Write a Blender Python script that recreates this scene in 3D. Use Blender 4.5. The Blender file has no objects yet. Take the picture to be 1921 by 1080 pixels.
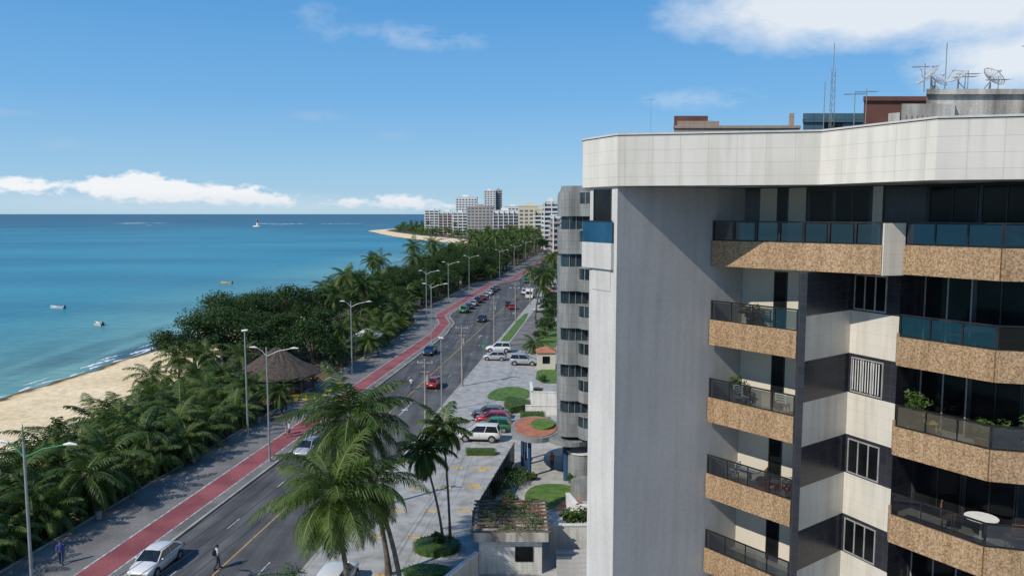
import bpy, math, random
from mathutils import Vector, Matrix
R=random.Random(7)
S=bpy.context.scene
COL=S.collection
pi=math.pi
# ------------------------------------------------------------------ mesh builder
class M:
    def __init__(s): s.v=[];s.f=[];s.m=[];s.s=[]
    def add(s,vs,fs,m=0,sm=False):
        b=len(s.v); s.v+= [tuple(p) for p in vs]
        for f in fs: s.f.append([b+i for i in f]); s.m.append(m); s.s.append(sm)
    def quad(s,a,b,c,d,m=0): s.add([a,b,c,d],[(0,1,2,3)],m)
    def box(s,x0,y0,z0,x1,y1,z1,m=0):
        s.add([(x0,y0,z0),(x1,y0,z0),(x1,y1,z0),(x0,y1,z0),(x0,y0,z1),(x1,y0,z1),(x1,y1,z1),(x0,y1,z1)],
              [(0,3,2,1),(4,5,6,7),(0,1,5,4),(1,2,6,5),(2,3,7,6),(3,0,4,7)],m)
    def prism(s,poly,z0,z1,m=0,mt=None,caps=True):
        n=len(poly)
        s.add([(p[0],p[1],z0) for p in poly]+[(p[0],p[1],z1) for p in poly],[(i,(i+1)%n,n+(i+1)%n,n+i) for i in range(n)],m)
        if caps:
            s.add([(p[0],p[1],z1) for p in poly],[tuple(range(n))],m if mt is None else mt)
            s.add([(p[0],p[1],z0) for p in poly],[tuple(range(n))[::-1]],m)
    def seg(s,p,q,z0,z1,th=.1,m=0,off=0.,a=0.,b=1.):
        p=Vector((p[0],p[1]));q=Vector((q[0],q[1]));d=q-p
        P=p+d*a;Q=p+d*b;n=Vector((d.y,-d.x)).normalized()
        A=P+n*off;B=Q+n*off;C=Q+n*(off-th);D=P+n*(off-th)
        s.prism([A,B,C,D],z0,z1,m)
    def wall(s,p,q,z0,z1,m=0):
        s.quad((p[0],p[1],z0),(q[0],q[1],z0),(q[0],q[1],z1),(p[0],p[1],z1),m)
    def tube(s,pts,rs,n=8,m=0,sm=True,cap=True):
        pts=[Vector(p) for p in pts]
        if not hasattr(rs,'__len__'): rs=[rs]*len(pts)
        vs=[];fs=[]
        for i,p in enumerate(pts):
            d=(pts[min(i+1,len(pts)-1)]-pts[max(i-1,0)]).normalized()
            a=Vector((1,0,0)) if abs(d.x)<.8 else Vector((0,1,0))
            u=d.cross(a).normalized();w=d.cross(u)
            for k in range(n):
                t=2*pi*k/n; vs.append(p+(u*math.cos(t)+w*math.sin(t))*rs[i])
        for i in range(len(pts)-1):
            for k in range(n):
                k2=(k+1)%n; fs.append((i*n+k,i*n+k2,(i+1)*n+k2,(i+1)*n+k))
        s.add(vs,fs,m,sm)
        if cap:
            s.add(vs[:n],[tuple(range(n))[::-1]],m); s.add(vs[-n:],[tuple(range(n))],m)
    def ball(s,c,r,m=0,n=8,k=5,sc=(1,1,1)):
        vs=[];fs=[]
        for j in range(k+1):
            t=pi*j/k
            for i in range(n):
                a=2*pi*i/n; vs.append((c[0]+r*sc[0]*math.sin(t)*math.cos(a),c[1]+r*sc[1]*math.sin(t)*math.sin(a),c[2]+r*sc[2]*math.cos(t)))
        for j in range(k):
            for i in range(n): fs.append((j*n+i,(j+1)*n+i,(j+1)*n+(i+1)%n,j*n+(i+1)%n))
        s.add(vs,fs,m,True)
    def mesh(s,name,mats,uv=True):
        me=bpy.data.meshes.new(name); me.from_pydata(s.v,[],s.f)
        for a in mats: me.materials.append(a)
        me.polygons.foreach_set('material_index',s.m); me.polygons.foreach_set('use_smooth',s.s)
        if uv and len(s.f)<9000:
            L=me.uv_layers.new(name='UVMap').data
            for p in me.polygons:
                n=p.normal
                if abs(n.z)>.8: 
                    for li in p.loop_indices:
                        c=me.vertices[me.loops[li].vertex_index].co; L[li].uv=(c.x,c.y)
                else:
                    t=Vector((-n.y,n.x,0)).normalized()
                    for li in p.loop_indices:
                        c=me.vertices[me.loops[li].vertex_index].co; L[li].uv=(c.dot(t),c.z)
        me.update(); return me
def link(o): COL.objects.link(o); return o
def meta(o,label,cat,group=None):
    o['label']=label;o['category']=cat
    if group:o['group']=group
    return o
def root(name,loc,label,cat,group=None,rz=0):
    o=link(bpy.data.objects.new(name,None));o.location=loc;o.rotation_euler=(0,0,rz);o.empty_display_size=.3
    return meta(o,label,cat,group)
def ob(mb,name,mats,parent=None,local=True,me=None):
    if me is None: me=mb.mesh(name,mats)
    o=link(bpy.data.objects.new(name,me))
    if parent is not None:
        o.parent=parent
        if not local:
            o.matrix_parent_inverse=(Matrix.Translation(parent.location)@parent.rotation_euler.to_matrix().to_4x4()).inverted()
    return o
def struct(mb,name,mats):
    o=ob(mb,name,mats); o['kind']='structure'; return o
# ------------------------------------------------------------------ materials
def base(name,rough=.8,spec=.5,metal=0):
    m=bpy.data.materials.new(name);m.use_nodes=True;nt=m.node_tree
    b=nt.nodes['Principled BSDF'];b.inputs['Roughness'].default_value=rough
    b.inputs['Specular IOR Level'].default_value=spec;b.inputs['Metallic'].default_value=metal
    return m,nt,b
def N(nt,t,**k):
    n=nt.nodes.new(t)
    for a,v in k.items(): setattr(n,a,v)
    return n
def noisecol(nt,c1,c2,scale,coord='Object',detail=3,lo=.35,hi=.65,stretch=None):
    tc=N(nt,'ShaderNodeTexCoord');no=N(nt,'ShaderNodeTexNoise')
    no.inputs['Scale'].default_value=scale;no.inputs['Detail'].default_value=detail
    src=tc.outputs[coord]
    if stretch:
        mp=N(nt,'ShaderNodeMapping');mp.inputs['Scale'].default_value=stretch;nt.links.new(src,mp.inputs[0]);src=mp.outputs[0]
    nt.links.new(src,no.inputs['Vector'])
    r=N(nt,'ShaderNodeValToRGB');r.color_ramp.elements[0].position=lo;r.color_ramp.elements[1].position=hi
    r.color_ramp.elements[0].color=(*c1,1);r.color_ramp.elements[1].color=(*c2,1)
    nt.links.new(no.outputs['Fac'],r.inputs[0]);return r.outputs[0],no,tc
def mixc(nt,a,b,f,mode='MIX'):
    x=N(nt,'ShaderNodeMix',data_type='RGBA',blend_type=mode)
    for s,i in ((f,0),(a,6),(b,7)):
        if hasattr(s,'is_linked'): nt.links.new(s,x.inputs[i])
        elif i==0: x.inputs[0].default_value=s
        else: x.inputs[i].default_value=(*s,1)
    return x.outputs[2]
def bump(nt,b,h,st=.3,dist=.02):
    u=N(nt,'ShaderNodeBump');u.inputs['Strength'].default_value=st;u.inputs['Distance'].default_value=dist
    nt.links.new(h,u.inputs['Height']);nt.links.new(u.outputs[0],b.inputs['Normal'])
def nmat(name,c1,c2,scale=2.,rough=.8,bmp=0,bs=None,metal=0,spec=.5,fine=.0,stretch=None,bd=.02,streak=0):
    m,nt,b=base(name,rough,spec,metal)
    c,no,tc=noisecol(nt,c1,c2,scale,stretch=stretch)
    if fine:
        c2_,n2,_=noisecol(nt,(1-fine,)*3,(1+fine*.3,)*3,scale*23,lo=.3,hi=.7,detail=2)
        c=mixc(nt,c,c2_,1.,'MULTIPLY')
    if streak:
        s_,_,_=noisecol(nt,(1-streak,)*3,(1,1,1),1.,coord='UV',detail=4,lo=.36,hi=.56,stretch=(2.6,.16,1))
        c=mixc(nt,c,s_,1.,'MULTIPLY')
    nt.links.new(c,b.inputs['Base Color'])
    if bmp:
        n2=N(nt,'ShaderNodeTexNoise');n2.inputs['Scale'].default_value=bs or scale*8;n2.inputs['Detail'].default_value=2
        nt.links.new(tc.outputs['Object'],n2.inputs['Vector']);bump(nt,b,n2.outputs['Fac'],bmp,bd)
    return m
def tilemat(name,c1,c2,mortar,w=.9,h=.45,ms=.006,rough=.35,dirt=.15,offset=0.,spec=.4,streak=0):
    m,nt,b=base(name,rough,spec)
    tc=N(nt,'ShaderNodeTexCoord');br=N(nt,'ShaderNodeTexBrick');br.offset=offset
    nt.links.new(tc.outputs['UV'],br.inputs['Vector']);br.inputs['Scale'].default_value=1
    br.inputs['Color1'].default_value=(*c1,1);br.inputs['Color2'].default_value=(*c2,1);br.inputs['Mortar'].default_value=(*mortar,1)
    br.inputs['Brick Width'].default_value=w;br.inputs['Row Height'].default_value=h;br.inputs['Mortar Size'].default_value=ms
    d,no,_=noisecol(nt,(1-dirt,1-dirt,1-dirt*1.1),(1,1,1),.9,stretch=(1,1,.35),lo=.3,hi=.6)
    c=mixc(nt,br.outputs['Color'],d,1.,'MULTIPLY')
    if streak:
        s_,_,_=noisecol(nt,(1-streak,1-streak,1-streak*1.15),(1,1,1),1.,coord='UV',detail=4,lo=.36,hi=.54,stretch=(3.2,.22,1))
        c=mixc(nt,c,s_,1.,'MULTIPLY')
    nt.links.new(c,b.inputs['Base Color'])
    return m
def leafmat(name,c1,c2,c3,tr=.25,scale=1.2):
    m,nt,b=base(name,.55,.3)
    c,no,tc=noisecol(nt,c1,c2,scale,detail=2,lo=.35,hi=.65)
    oi=N(nt,'ShaderNodeObjectInfo');mp=N(nt,'ShaderNodeMath',operation='MULTIPLY');mp.inputs[1].default_value=.75
    nt.links.new(oi.outputs['Random'],mp.inputs[0])
    c=mixc(nt,c,c3,mp.outputs[0]);nt.links.new(c,b.inputs['Base Color'])
    t=N(nt,'ShaderNodeBsdfTranslucent');ms=N(nt,'ShaderNodeMixShader');ms.inputs[0].default_value=tr
    nt.links.new(mixc(nt,c,(1.,1.1,.5),1.,'MULTIPLY'),t.inputs[0])
    nt.links.new(b.outputs[0],ms.inputs[1]);nt.links.new(t.outputs[0],ms.inputs[2])
    nt.links.new(ms.outputs[0],nt.nodes['Material Output'].inputs[0]);return m
def glassmat(name,tint,mixf=.35,gl=(.8,.85,.9),rough=.03):
    m,nt,b=base(name);nt.nodes.remove(b)
    t=N(nt,'ShaderNodeBsdfTransparent');t.inputs[0].default_value=(*tint,1)
    g=N(nt,'ShaderNodeBsdfGlossy');g.inputs['Roughness'].default_value=rough;g.inputs['Color'].default_value=(*gl,1)
    x=N(nt,'ShaderNodeMixShader');x.inputs[0].default_value=mixf
    nt.links.new(t.outputs[0],x.inputs[1]);nt.links.new(g.outputs[0],x.inputs[2])
    nt.links.new(x.outputs[0],nt.nodes['Material Output'].inputs[0]);return m
def asphalt():
    m,nt,b=base('asphalt',.85,.3)
    c,no,tc=noisecol(nt,(.078,.078,.08),(.125,.126,.128),.25)
    f,_,_=noisecol(nt,(.8,.8,.8),(1.06,1.06,1.06),7,detail=2,lo=.3,hi=.7)
    c=mixc(nt,c,f,1.,'MULTIPLY')
    mp=N(nt,'ShaderNodeMapping');mp.inputs['Rotation'].default_value=(0,0,.121);mp.inputs['Scale'].default_value=(.9,.012,1)
    nt.links.new(tc.outputs['Object'],mp.inputs[0]);n2=N(nt,'ShaderNodeTexNoise');n2.inputs['Scale'].default_value=1.;n2.inputs['Detail'].default_value=2;nt.links.new(mp.outputs[0],n2.inputs['Vector'])
    r=N(nt,'ShaderNodeValToRGB');e=r.color_ramp.elements;e[0].position=.38;e[0].color=(.72,.72,.74,1);e[1].position=.6;e[1].color=(1.1,1.1,1.08,1);nt.links.new(n2.outputs['Fac'],r.inputs[0])
    c=mixc(nt,c,r.outputs[0],1.,'MULTIPLY');nt.links.new(c,b.inputs['Base Color']);return m
A_asph=asphalt()
A_side=nmat('sidewalk_stone',(.13,.125,.12),(.21,.20,.19),.3,.85,fine=.3)
A_pave=tilemat('pavement_concrete',(.38,.38,.375),(.36,.36,.355),(.29,.29,.28),3.4,3.4,.02,.85,.35)
A_fore=tilemat('forecourt_paving',(.42,.41,.40),(.39,.385,.38),(.32,.31,.30),1.6,1.6,.015,.85,.3)
A_red=nmat('red_cycle_surface',(.22,.055,.062),(.34,.10,.10),.35,.8,fine=.35)
A_white=nmat('white_road_paint',(.22,.22,.22),(.55,.55,.53),2.5,.7)
A_yel=nmat('yellow_road_paint',(.28,.19,.06),(.52,.35,.09),2.5,.7)
A_kerb=nmat('kerb_concrete',(.25,.24,.21),(.42,.40,.34),.5,.85,fine=.2)
A_brick=tilemat('red_paving_brick',(.22,.10,.07),(.17,.08,.06),(.12,.08,.07),.4,.2,.01,.85,.3,.5)
A_earth=nmat('earth',(.03,.038,.018),(.085,.075,.045),.15,.95)
A_grass=nmat('lawn',(.05,.12,.02),(.11,.20,.035),1.5,.9,fine=.3)
M_terra=nmat('terracotta',(.30,.11,.06),(.42,.17,.10),1.5,.85)
def sandmat():
    m,nt,b=base('sand',.95,.2)
    c,no,tc=noisecol(nt,(.70,.54,.33),(.82,.66,.43),.12)
    f,_,_=noisecol(nt,(.78,.78,.78),(1.05,1.05,1.05),1.3,detail=3,lo=.3,hi=.6)
    c=mixc(nt,c,f,1.,'MULTIPLY')
    geo=N(nt,'ShaderNodeNewGeometry');sx=N(nt,'ShaderNodeSeparateXYZ');nt.links.new(geo.outputs['Position'],sx.inputs[0])
    n2=N(nt,'ShaderNodeTexNoise');n2.inputs['Scale'].default_value=.35;nt.links.new(tc.outputs['Object'],n2.inputs['Vector'])
    a=N(nt,'ShaderNodeMath',operation='MULTIPLY_ADD');nt.links.new(n2.outputs['Fac'],a.inputs[0]);a.inputs[1].default_value=.35;nt.links.new(sx.outputs['Z'],a.inputs[2])
    r=N(nt,'ShaderNodeValToRGB');mr=N(nt,'ShaderNodeMapRange');mr.inputs[1].default_value=-1.0;mr.inputs[2].default_value=-.1
    nt.links.new(a.outputs[0],mr.inputs[0]);nt.links.new(mr.outputs[0],r.inputs[0])
    e=r.color_ramp.elements;e[0].position=.0;e[0].color=(.30,.28,.2,1);e[1].position=.56;e[1].color=(1,1,1,1)
    for p_,q_ in ((.2,(.42,.38,.28)),(.27,(.14,.11,.07)),(.36,(.17,.14,.08)),(.43,(.70,.66,.56))):
        k=e.new(p_);k.color=(*q_,1)
    nt.links.new(mixc(nt,c,r.outputs[0],1.,'MULTIPLY'),b.inputs['Base Color'])
    n3=N(nt,'ShaderNodeTexNoise');n3.inputs['Scale'].default_value=1.5;nt.links.new(tc.outputs['Object'],n3.inputs['Vector']);bump(nt,b,n3.outputs['Fac'],.6,.15)
    return m
A_sand=sandmat()
def seamat():
    m,nt,b=base('sea_water',.3,.15);b.inputs['IOR'].default_value=1.33
    geo=N(nt,'ShaderNodeNewGeometry');sx=N(nt,'ShaderNodeSeparateXYZ');nt.links.new(geo.outputs['Position'],sx.inputs[0])
    tc=N(nt,'ShaderNodeTexCoord')
    def math_(op,a,b_,c=None):
        x=N(nt,'ShaderNodeMath',operation=op)
        for i,q in enumerate((a,b_,c)):
            if q is None: continue
            if hasattr(q,'is_linked'): nt.links.new(q,x.inputs[i])
            else: x.inputs[i].default_value=q
        return x.outputs[0]
    def noi(sc,det=2,st=None):
        n=N(nt,'ShaderNodeTexNoise');n.inputs['Scale'].default_value=sc;n.inputs['Detail'].default_value=det
        if st:
            mp=N(nt,'ShaderNodeMapping');mp.inputs['Scale'].default_value=st;nt.links.new(tc.outputs['Object'],mp.inputs[0]);nt.links.new(mp.outputs[0],n.inputs['Vector'])
        else: nt.links.new(tc.outputs['Object'],n.inputs['Vector'])
        return n.outputs['Fac']
    def ramp(src,els):
        r=N(nt,'ShaderNodeValToRGB');e=r.color_ramp.elements;e[0].position=els[0][0];e[0].color=(*els[0][1],1);e[1].position=els[-1][0];e[1].color=(*els[-1][1],1)
        for p,c in els[1:-1]: k=e.new(p);k.color=(*c,1)
        nt.links.new(src,r.inputs[0]);return r.outputs[0]
    Y=sx.outputs['Y'];X=sx.outputs['X']
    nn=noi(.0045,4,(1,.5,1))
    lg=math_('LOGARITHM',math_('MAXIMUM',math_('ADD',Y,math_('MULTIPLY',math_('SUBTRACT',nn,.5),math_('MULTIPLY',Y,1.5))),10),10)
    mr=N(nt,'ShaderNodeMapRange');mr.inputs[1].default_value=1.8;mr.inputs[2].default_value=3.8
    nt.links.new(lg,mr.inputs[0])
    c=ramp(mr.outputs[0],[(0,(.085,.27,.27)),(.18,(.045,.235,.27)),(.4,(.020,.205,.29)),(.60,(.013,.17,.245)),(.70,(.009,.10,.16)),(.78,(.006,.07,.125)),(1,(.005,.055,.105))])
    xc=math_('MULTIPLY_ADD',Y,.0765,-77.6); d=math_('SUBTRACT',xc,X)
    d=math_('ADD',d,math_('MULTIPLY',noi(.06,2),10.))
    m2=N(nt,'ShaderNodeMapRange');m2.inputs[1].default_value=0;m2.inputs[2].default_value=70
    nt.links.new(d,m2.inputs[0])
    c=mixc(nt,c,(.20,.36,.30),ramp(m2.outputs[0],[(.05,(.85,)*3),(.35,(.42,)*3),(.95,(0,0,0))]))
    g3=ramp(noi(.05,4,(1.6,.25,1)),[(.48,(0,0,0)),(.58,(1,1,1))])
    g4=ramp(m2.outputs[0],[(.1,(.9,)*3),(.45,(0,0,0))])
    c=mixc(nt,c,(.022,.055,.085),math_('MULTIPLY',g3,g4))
    # reef and sand patches over the lagoon
    c=mixc(nt,c,ramp(noi(.011,5,(.35,1,1)),[(.36,(.62,.74,.82)),(.5,(1,1,1)),(.64,(1.35,1.18,1.06))]),1.,'MULTIPLY')
    c=mixc(nt,c,ramp(noi(.9,2,(.35,1,1)),[(.35,(.84,.86,.88)),(.62,(1.1,1.1,1.08))]),1.,'MULTIPLY')
    nt.links.new(c,b.inputs['Base Color'])
    bump(nt,b,noi(.45,3,(.5,1,1)),.5,.4)
    return m
A_sea=seamat()
A_foam=nmat('sea_foam',(.6,.63,.64),(.85,.86,.86),1,.7)
B_tile=tilemat('cream_white_wall_tile',(.66,.63,.575),(.64,.61,.555),(.47,.44,.40),.95,.46,.007,.45,.12,streak=.10)
B_tile2=tilemat('spandrel_white_tile',(.62,.585,.52),(.60,.565,.50),(.47,.44,.39),.5,.42,.006,.45,.14,streak=.12)
B_gray=nmat('grey_stucco',(.41,.395,.38),(.45,.435,.42),.35,.85,.3,25,fine=.08,streak=.10)
B_fin=nmat('pale_stucco',(.50,.49,.475),(.56,.55,.53),.4,.85,.3,25,fine=.08,streak=.12)
def granite():
    m,nt,b=base('tan_granite',.45,.4)
    c,no,tc=noisecol(nt,(.27,.17,.095),(.47,.33,.20),14,detail=5,lo=.38,hi=.6)
    v=N(nt,'ShaderNodeTexNoise');v.inputs['Scale'].default_value=45;nt.links.new(tc.outputs['Object'],v.inputs['Vector'])
    r=N(nt,'ShaderNodeValToRGB');e=r.color_ramp.elements;e[0].position=.36;e[0].color=(.45,.4,.34,1);e[1].position=.48;e[1].color=(1.05,1.05,1.05,1)
    nt.links.new(v.outputs['Fac'],r.inputs[0]);c=mixc(nt,c,r.outputs[0],1.,'MULTIPLY')
    br=N(nt,'ShaderNodeTexBrick');br.offset=0;br.inputs['Scale'].default_value=1;br.inputs['Brick Width'].default_value=.92;br.inputs['Row Height'].default_value=3.;br.inputs['Mortar Size'].default_value=.005
    br.inputs['Color1'].default_value=(1,1,1,1);br.inputs['Color2'].default_value=(.9,.9,.9,1);br.inputs['Mortar'].default_value=(.5,.47,.42,1);nt.links.new(tc.outputs['UV'],br.inputs['Vector'])
    c=mixc(nt,c,br.outputs['Color'],1.,'MULTIPLY')
    s_,_,_=noisecol(nt,(.82,.80,.76),(1,1,1),1.,coord='UV',detail=3,lo=.38,hi=.55,stretch=(3,.3,1))
    nt.links.new(mixc(nt,c,s_,1.,'MULTIPLY'),b.inputs['Base Color']);return m
B_tan=granite()
B_black=tilemat('black_wall_tile',(.022,.024,.032),(.03,.032,.04),(.06,.06,.065),.5,.36,.006,.25,.1)
B_cream=nmat('cream_paint',(.50,.46,.39),(.58,.54,.46),.5,.8)
B_ceil=nmat('ceiling_paint',(.55,.52,.47),(.62,.6,.55),.5,.85)
B_floor=tilemat('balcony_floor_tile',(.42,.38,.32),(.38,.34,.29),(.2,.2,.2),.45,.45,.01,.3,.1)
B_dglass,_nt,_b=base('dark_window_glass',.09,.14);_c,_,_=noisecol(_nt,(.004,.005,.006),(.014,.016,.018),.6);_nt.links.new(_c,_b.inputs['Base Color'])
B_rail=nmat('dark_rail_metal',(.015,.015,.017),(.03,.03,.032),3,.35,metal=.3)
B_smoke=glassmat('smoked_rail_glass',(.20,.23,.25),.14)
B_blue=glassmat('blue_rail_glass',(.05,.12,.17),.18,(.55,.72,.85))
B_alu=nmat('aluminium_frame',(.28,.28,.28),(.38,.38,.37),3,.45,metal=.2)
B_conc=nmat('stained_concrete',(.20,.19,.17),(.58,.56,.51),.9,.9,.4,12,stretch=(1.2,1.2,.25),fine=.25,streak=.35)
B_brown=nmat('brown_wall',(.10,.04,.03),(.14,.06,.045),.6,.8)
B_beige=tilemat('beige_wall',(.35,.27,.21),(.32,.25,.20),(.2,.16,.13),1.5,.8,.02,.7,.15)
B_teal=tilemat('blue_grey_wall_tile',(.07,.13,.17),(.06,.12,.16),(.04,.07,.09),.8,.8,.02,.3,.2)
G_stone=tilemat('grey_tower_stone',(.27,.28,.28),(.23,.24,.245),(.15,.15,.15),.8,.7,.012,.5,.25,streak=.2)
G_glass,_nt,_b=base('tower_glass',.06,.6,.1);_c,_,_=noisecol(_nt,(.008,.015,.02),(.035,.055,.065),.7);_nt.links.new(_c,_b.inputs['Base Color'])
W_wood=nmat('weathered_wood',(.10,.07,.045),(.17,.12,.08),2,.8)
W_thatch=nmat('thatch',(.045,.035,.028),(.10,.075,.055),3,.95,.8,14,stretch=(1,1,.3),bd=.1)
M_steel=nmat('galvanised_steel',(.30,.33,.34),(.40,.43,.44),1.5,.45,metal=.5)
M_lampgreen=nmat('green_painted_steel',(.03,.18,.08),(.05,.24,.1),1.5,.4)
M_concp=nmat('pole_concrete',(.20,.19,.17),(.30,.29,.26),1.5,.9)
M_dish=nmat('white_metal',(.5,.5,.5),(.62,.62,.6),3,.5)
M_mesh=nmat('grey_mesh_metal',(.16,.17,.18),(.26,.27,.28),6,.6)
M_wire=nmat('wire_black',(.02,.02,.02),(.03,.03,.03),3,.6)
M_white=nmat('white_paint',(.62,.61,.58),(.72,.71,.68),.7,.7,streak=.2)
M_brickw=tilemat('white_brick',(.62,.61,.58),(.56,.55,.53),(.4,.4,.38),.3,.12,.012,.8,.2,.5,streak=.25)
M_bluecol=nmat('blue_column_paint',(.02,.06,.13),(.03,.08,.17),1,.5,spec=.3)
M_plasy=nmat('yellow_plastic',(.7,.5,.03),(.8,.58,.05),3,.4)
M_plasw=nmat('white_plastic',(.7,.7,.7),(.8,.8,.78),3,.4)
M_bark=nmat('bark',(.07,.055,.04),(.13,.10,.075),3,.95)
def palmbark():
    m,nt,b=base('palm_bark',.9,.2);c,no,tc=noisecol(nt,(.11,.095,.075),(.20,.175,.14),3)
    w=N(nt,'ShaderNodeTexWave',bands_direction='Z');w.inputs['Scale'].default_value=2.2;w.inputs['Distortion'].default_value=1.5
    nt.links.new(tc.outputs['Object'],w.inputs['Vector']);nt.links.new(mixc(nt,c,mixc(nt,(.55,.55,.55),(1,1,1),w.outputs['Fac']),1.,'MULTIPLY'),b.inputs['Base Color'])
    return m
M_pbark=palmbark()
L_palm=leafmat('palm_leaf',(.018,.048,.010),(.058,.115,.018),(.10,.15,.028),.28,.8)
L_rach=nmat('palm_rachis',(.10,.12,.035),(.17,.17,.06),2,.6)
L_dead=nmat('dead_frond',(.14,.095,.05),(.21,.15,.08),2,.9)
L_dark=leafmat('almond_leaf',(.010,.030,.007),(.034,.076,.015),(.045,.09,.016),.2,.5)
L_hedge=leafmat('hedge_leaf',(.03,.075,.015),(.07,.13,.03),(.08,.13,.03),.2,1.5)
L_royal=leafmat('royal_palm_leaf',(.022,.055,.014),(.055,.10,.022),(.06,.10,.02),.25,.8)
L_flower=nmat('red_flower',(.4,.03,.05),(.6,.08,.1),3,.6)
# ------------------------------------------------------------------ camera, light, world
cam=bpy.data.cameras.new('camera');co=link(bpy.data.objects.new('camera',cam));S.camera=co
co.location=(0,0,24);co.rotation_euler=(math.radians(84.5),0,0);cam.lens=27.0;cam.sensor_width=36;cam.clip_end=90000;cam.clip_start=.5
EL=math.radians(41);sd=Vector((-.77,-.64,0)).normalized()
sunv=Vector((sd.x*math.cos(EL),sd.y*math.cos(EL),math.sin(EL)))
sl=bpy.data.lights.new('sun','SUN');so=link(bpy.data.objects.new('sun',sl));sl.energy=4.3;sl.angle=math.radians(.5);sl.color=(1,.925,.80)
so.rotation_euler=sunv.to_track_quat('Z','Y').to_euler();so.location=(-40,-40,80)
w=bpy.data.worlds.new('World');S.world=w;w.use_nodes=True;nt=w.node_tree
bg=nt.nodes['Background'];bg.inputs['Strength'].default_value=.10
sky=N(nt,'ShaderNodeTexSky',sky_type='NISHITA');sky.sun_disc=False;sky.sun_elevation=EL;sky.sun_rotation=math.atan2(sd.x,sd.y)%(2*pi)
sky.air_density=1.0;sky.dust_density=.3;sky.ozone_density=3
tc=N(nt,'ShaderNodeTexCoord');sx=N(nt,'ShaderNodeSeparateXYZ');nt.links.new(tc.outputs['Generated'],sx.inputs[0])
def mm(op,a,b_=None,c=None,clamp=False):
    x=N(nt,'ShaderNodeMath',operation=op);x.use_clamp=clamp
    for i,q in enumerate((a,b_,c)):
        if q is None: continue
        if hasattr(q,'is_linked'): nt.links.new(q,x.inputs[i])
        else: x.inputs[i].default_value=q
    return x.outputs[0]
az=mm('MULTIPLY',mm('ARCTAN2',sx.outputs['X'],sx.outputs['Y']),180/pi)
el=mm('MULTIPLY',mm('ARCSINE',sx.outputs['Z']),180/pi)
cx=N(nt,'ShaderNodeCombineXYZ');nt.links.new(az,cx.inputs[0]);nt.links.new(mm('MULTIPLY',el,1.9),cx.inputs[1])
ae=N(nt,'ShaderNodeCombineXYZ');nt.links.new(az,ae.inputs[0]);nt.links.new(el,ae.inputs[1])
def cn(sc,det,dist=0):
    n=N(nt,'ShaderNodeTexNoise');n.inputs['Scale'].default_value=sc;n.inputs['Detail'].default_value=det;n.inputs['Roughness'].default_value=.62
    nt.links.new(cx.outputs[0],n.inputs['Vector']);return n.outputs['Fac']
n1=cn(.3,6);n2=cn(.9,6)
def blobs(lst,nz,nw,thr,soft):
    tot=None
    for a0,e0,sa,se,amp in lst:
        mp=N(nt,'ShaderNodeMapping',vector_type='TEXTURE');mp.inputs['Location'].default_value=(a0,e0,0);mp.inputs['Scale'].default_value=(sa*1.7,se*1.7,1)
        nt.links.new(ae.outputs[0],mp.inputs[0]);g_=N(nt,'ShaderNodeTexGradient',gradient_type='SPHERICAL');nt.links.new(mp.outputs[0],g_.inputs[0])
        tot=mm('MULTIPLY',g_.outputs['Fac'],amp*1.25) if tot is None else mm('MULTIPLY_ADD',g_.outputs['Fac'],amp*1.25,tot)
    v=mm('ADD',tot,mm('MULTIPLY',mm('SUBTRACT',nz,.5),mm('MULTIPLY',mm('MINIMUM',mm('MULTIPLY',tot,3),1.),nw)))
    return mm('DIVIDE',mm('SUBTRACT',v,thr),soft,None,True)
soft=blobs([(22.5,14.0,8.5,2.4,1.35),(31,15.5,9,2.8,1.5),(33.5,9.4,5,2.0,1.15),(-13.4,13.1,2.3,1.3,.30),(-8.4,12.7,1.8,1.0,.28),(-4.6,12.3,2.6,.9,.32),(13.7,8.1,4,.8,.34),(120,25,40,9,1)],n1,1.2,.16,.95)
cum=blobs([(-32.5,1.75,4.0,.55,.95),(-25.8,1.75,2.3,.85,1.5),(-20.8,1.4,3.,.65,1.15),(-17,.9,2.,.45,.8),(-8.1,.9,1.8,.55,1.1),(-12.,.8,1.6,.4,.8),(-4.5,.6,2,.3,.7)],n2,2.1,.42,.5)
haz=blobs([(-29,.8,13,.9,.9),(-14,.5,14,.6,.8)],n2,.8,.1,1.6)
gry=blobs([(-14.3,6.9,2,.4,.5),(-8.6,5.6,1.5,.35,.45),(-30,4.4,1.3,.4,.45),(-33.5,6.2,2,.3,.45),(1,3.2,1,.25,.45),(-27.4,3.2,1,.25,.4)],n2,1.,.15,.9)
def mixw(a,b_,f):
    x=N(nt,'ShaderNodeMix',data_type='RGBA')
    if hasattr(f,'is_linked'): nt.links.new(f,x.inputs[0])
    else: x.inputs[0].default_value=f
    nt.links.new(a,x.inputs[6])
    if hasattr(b_,'is_linked'): nt.links.new(b_,x.inputs[7])
    else: x.inputs[7].default_value=(*b_,1)
    return x.outputs[2]
gr=N(nt,'ShaderNodeValToRGB');nt.links.new(mm('DIVIDE',el,40.,None,True),gr.inputs[0]);e=gr.color_ramp.elements
e[0].position=0;e[0].color=(.40,.63,.80,1);e[1].position=1;e[1].color=(.035,.21,.56,1)
for p_,c_ in ((.06,(.32,.58,.83)),(.2,(.17,.45,.81)),(.4,(.08,.33,.73))):
    k=e.new(p_);k.color=(*c_,1)
grs=N(nt,'ShaderNodeVectorMath',operation='SCALE');nt.links.new(gr.outputs[0],grs.inputs[0]);grs.inputs['Scale'].default_value=10.
c=mixw(sky.outputs[0],grs.outputs[0],.85)
c=mixw(c,(4.6,5.7,7.0),mm('MULTIPLY',gry,.5))
c=mixw(c,(6.2,7.5,8.6),mm('MULTIPLY',haz,.6))
c=mixw(c,(8.4,8.8,9.2),mm('MULTIPLY',soft,.88))
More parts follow.
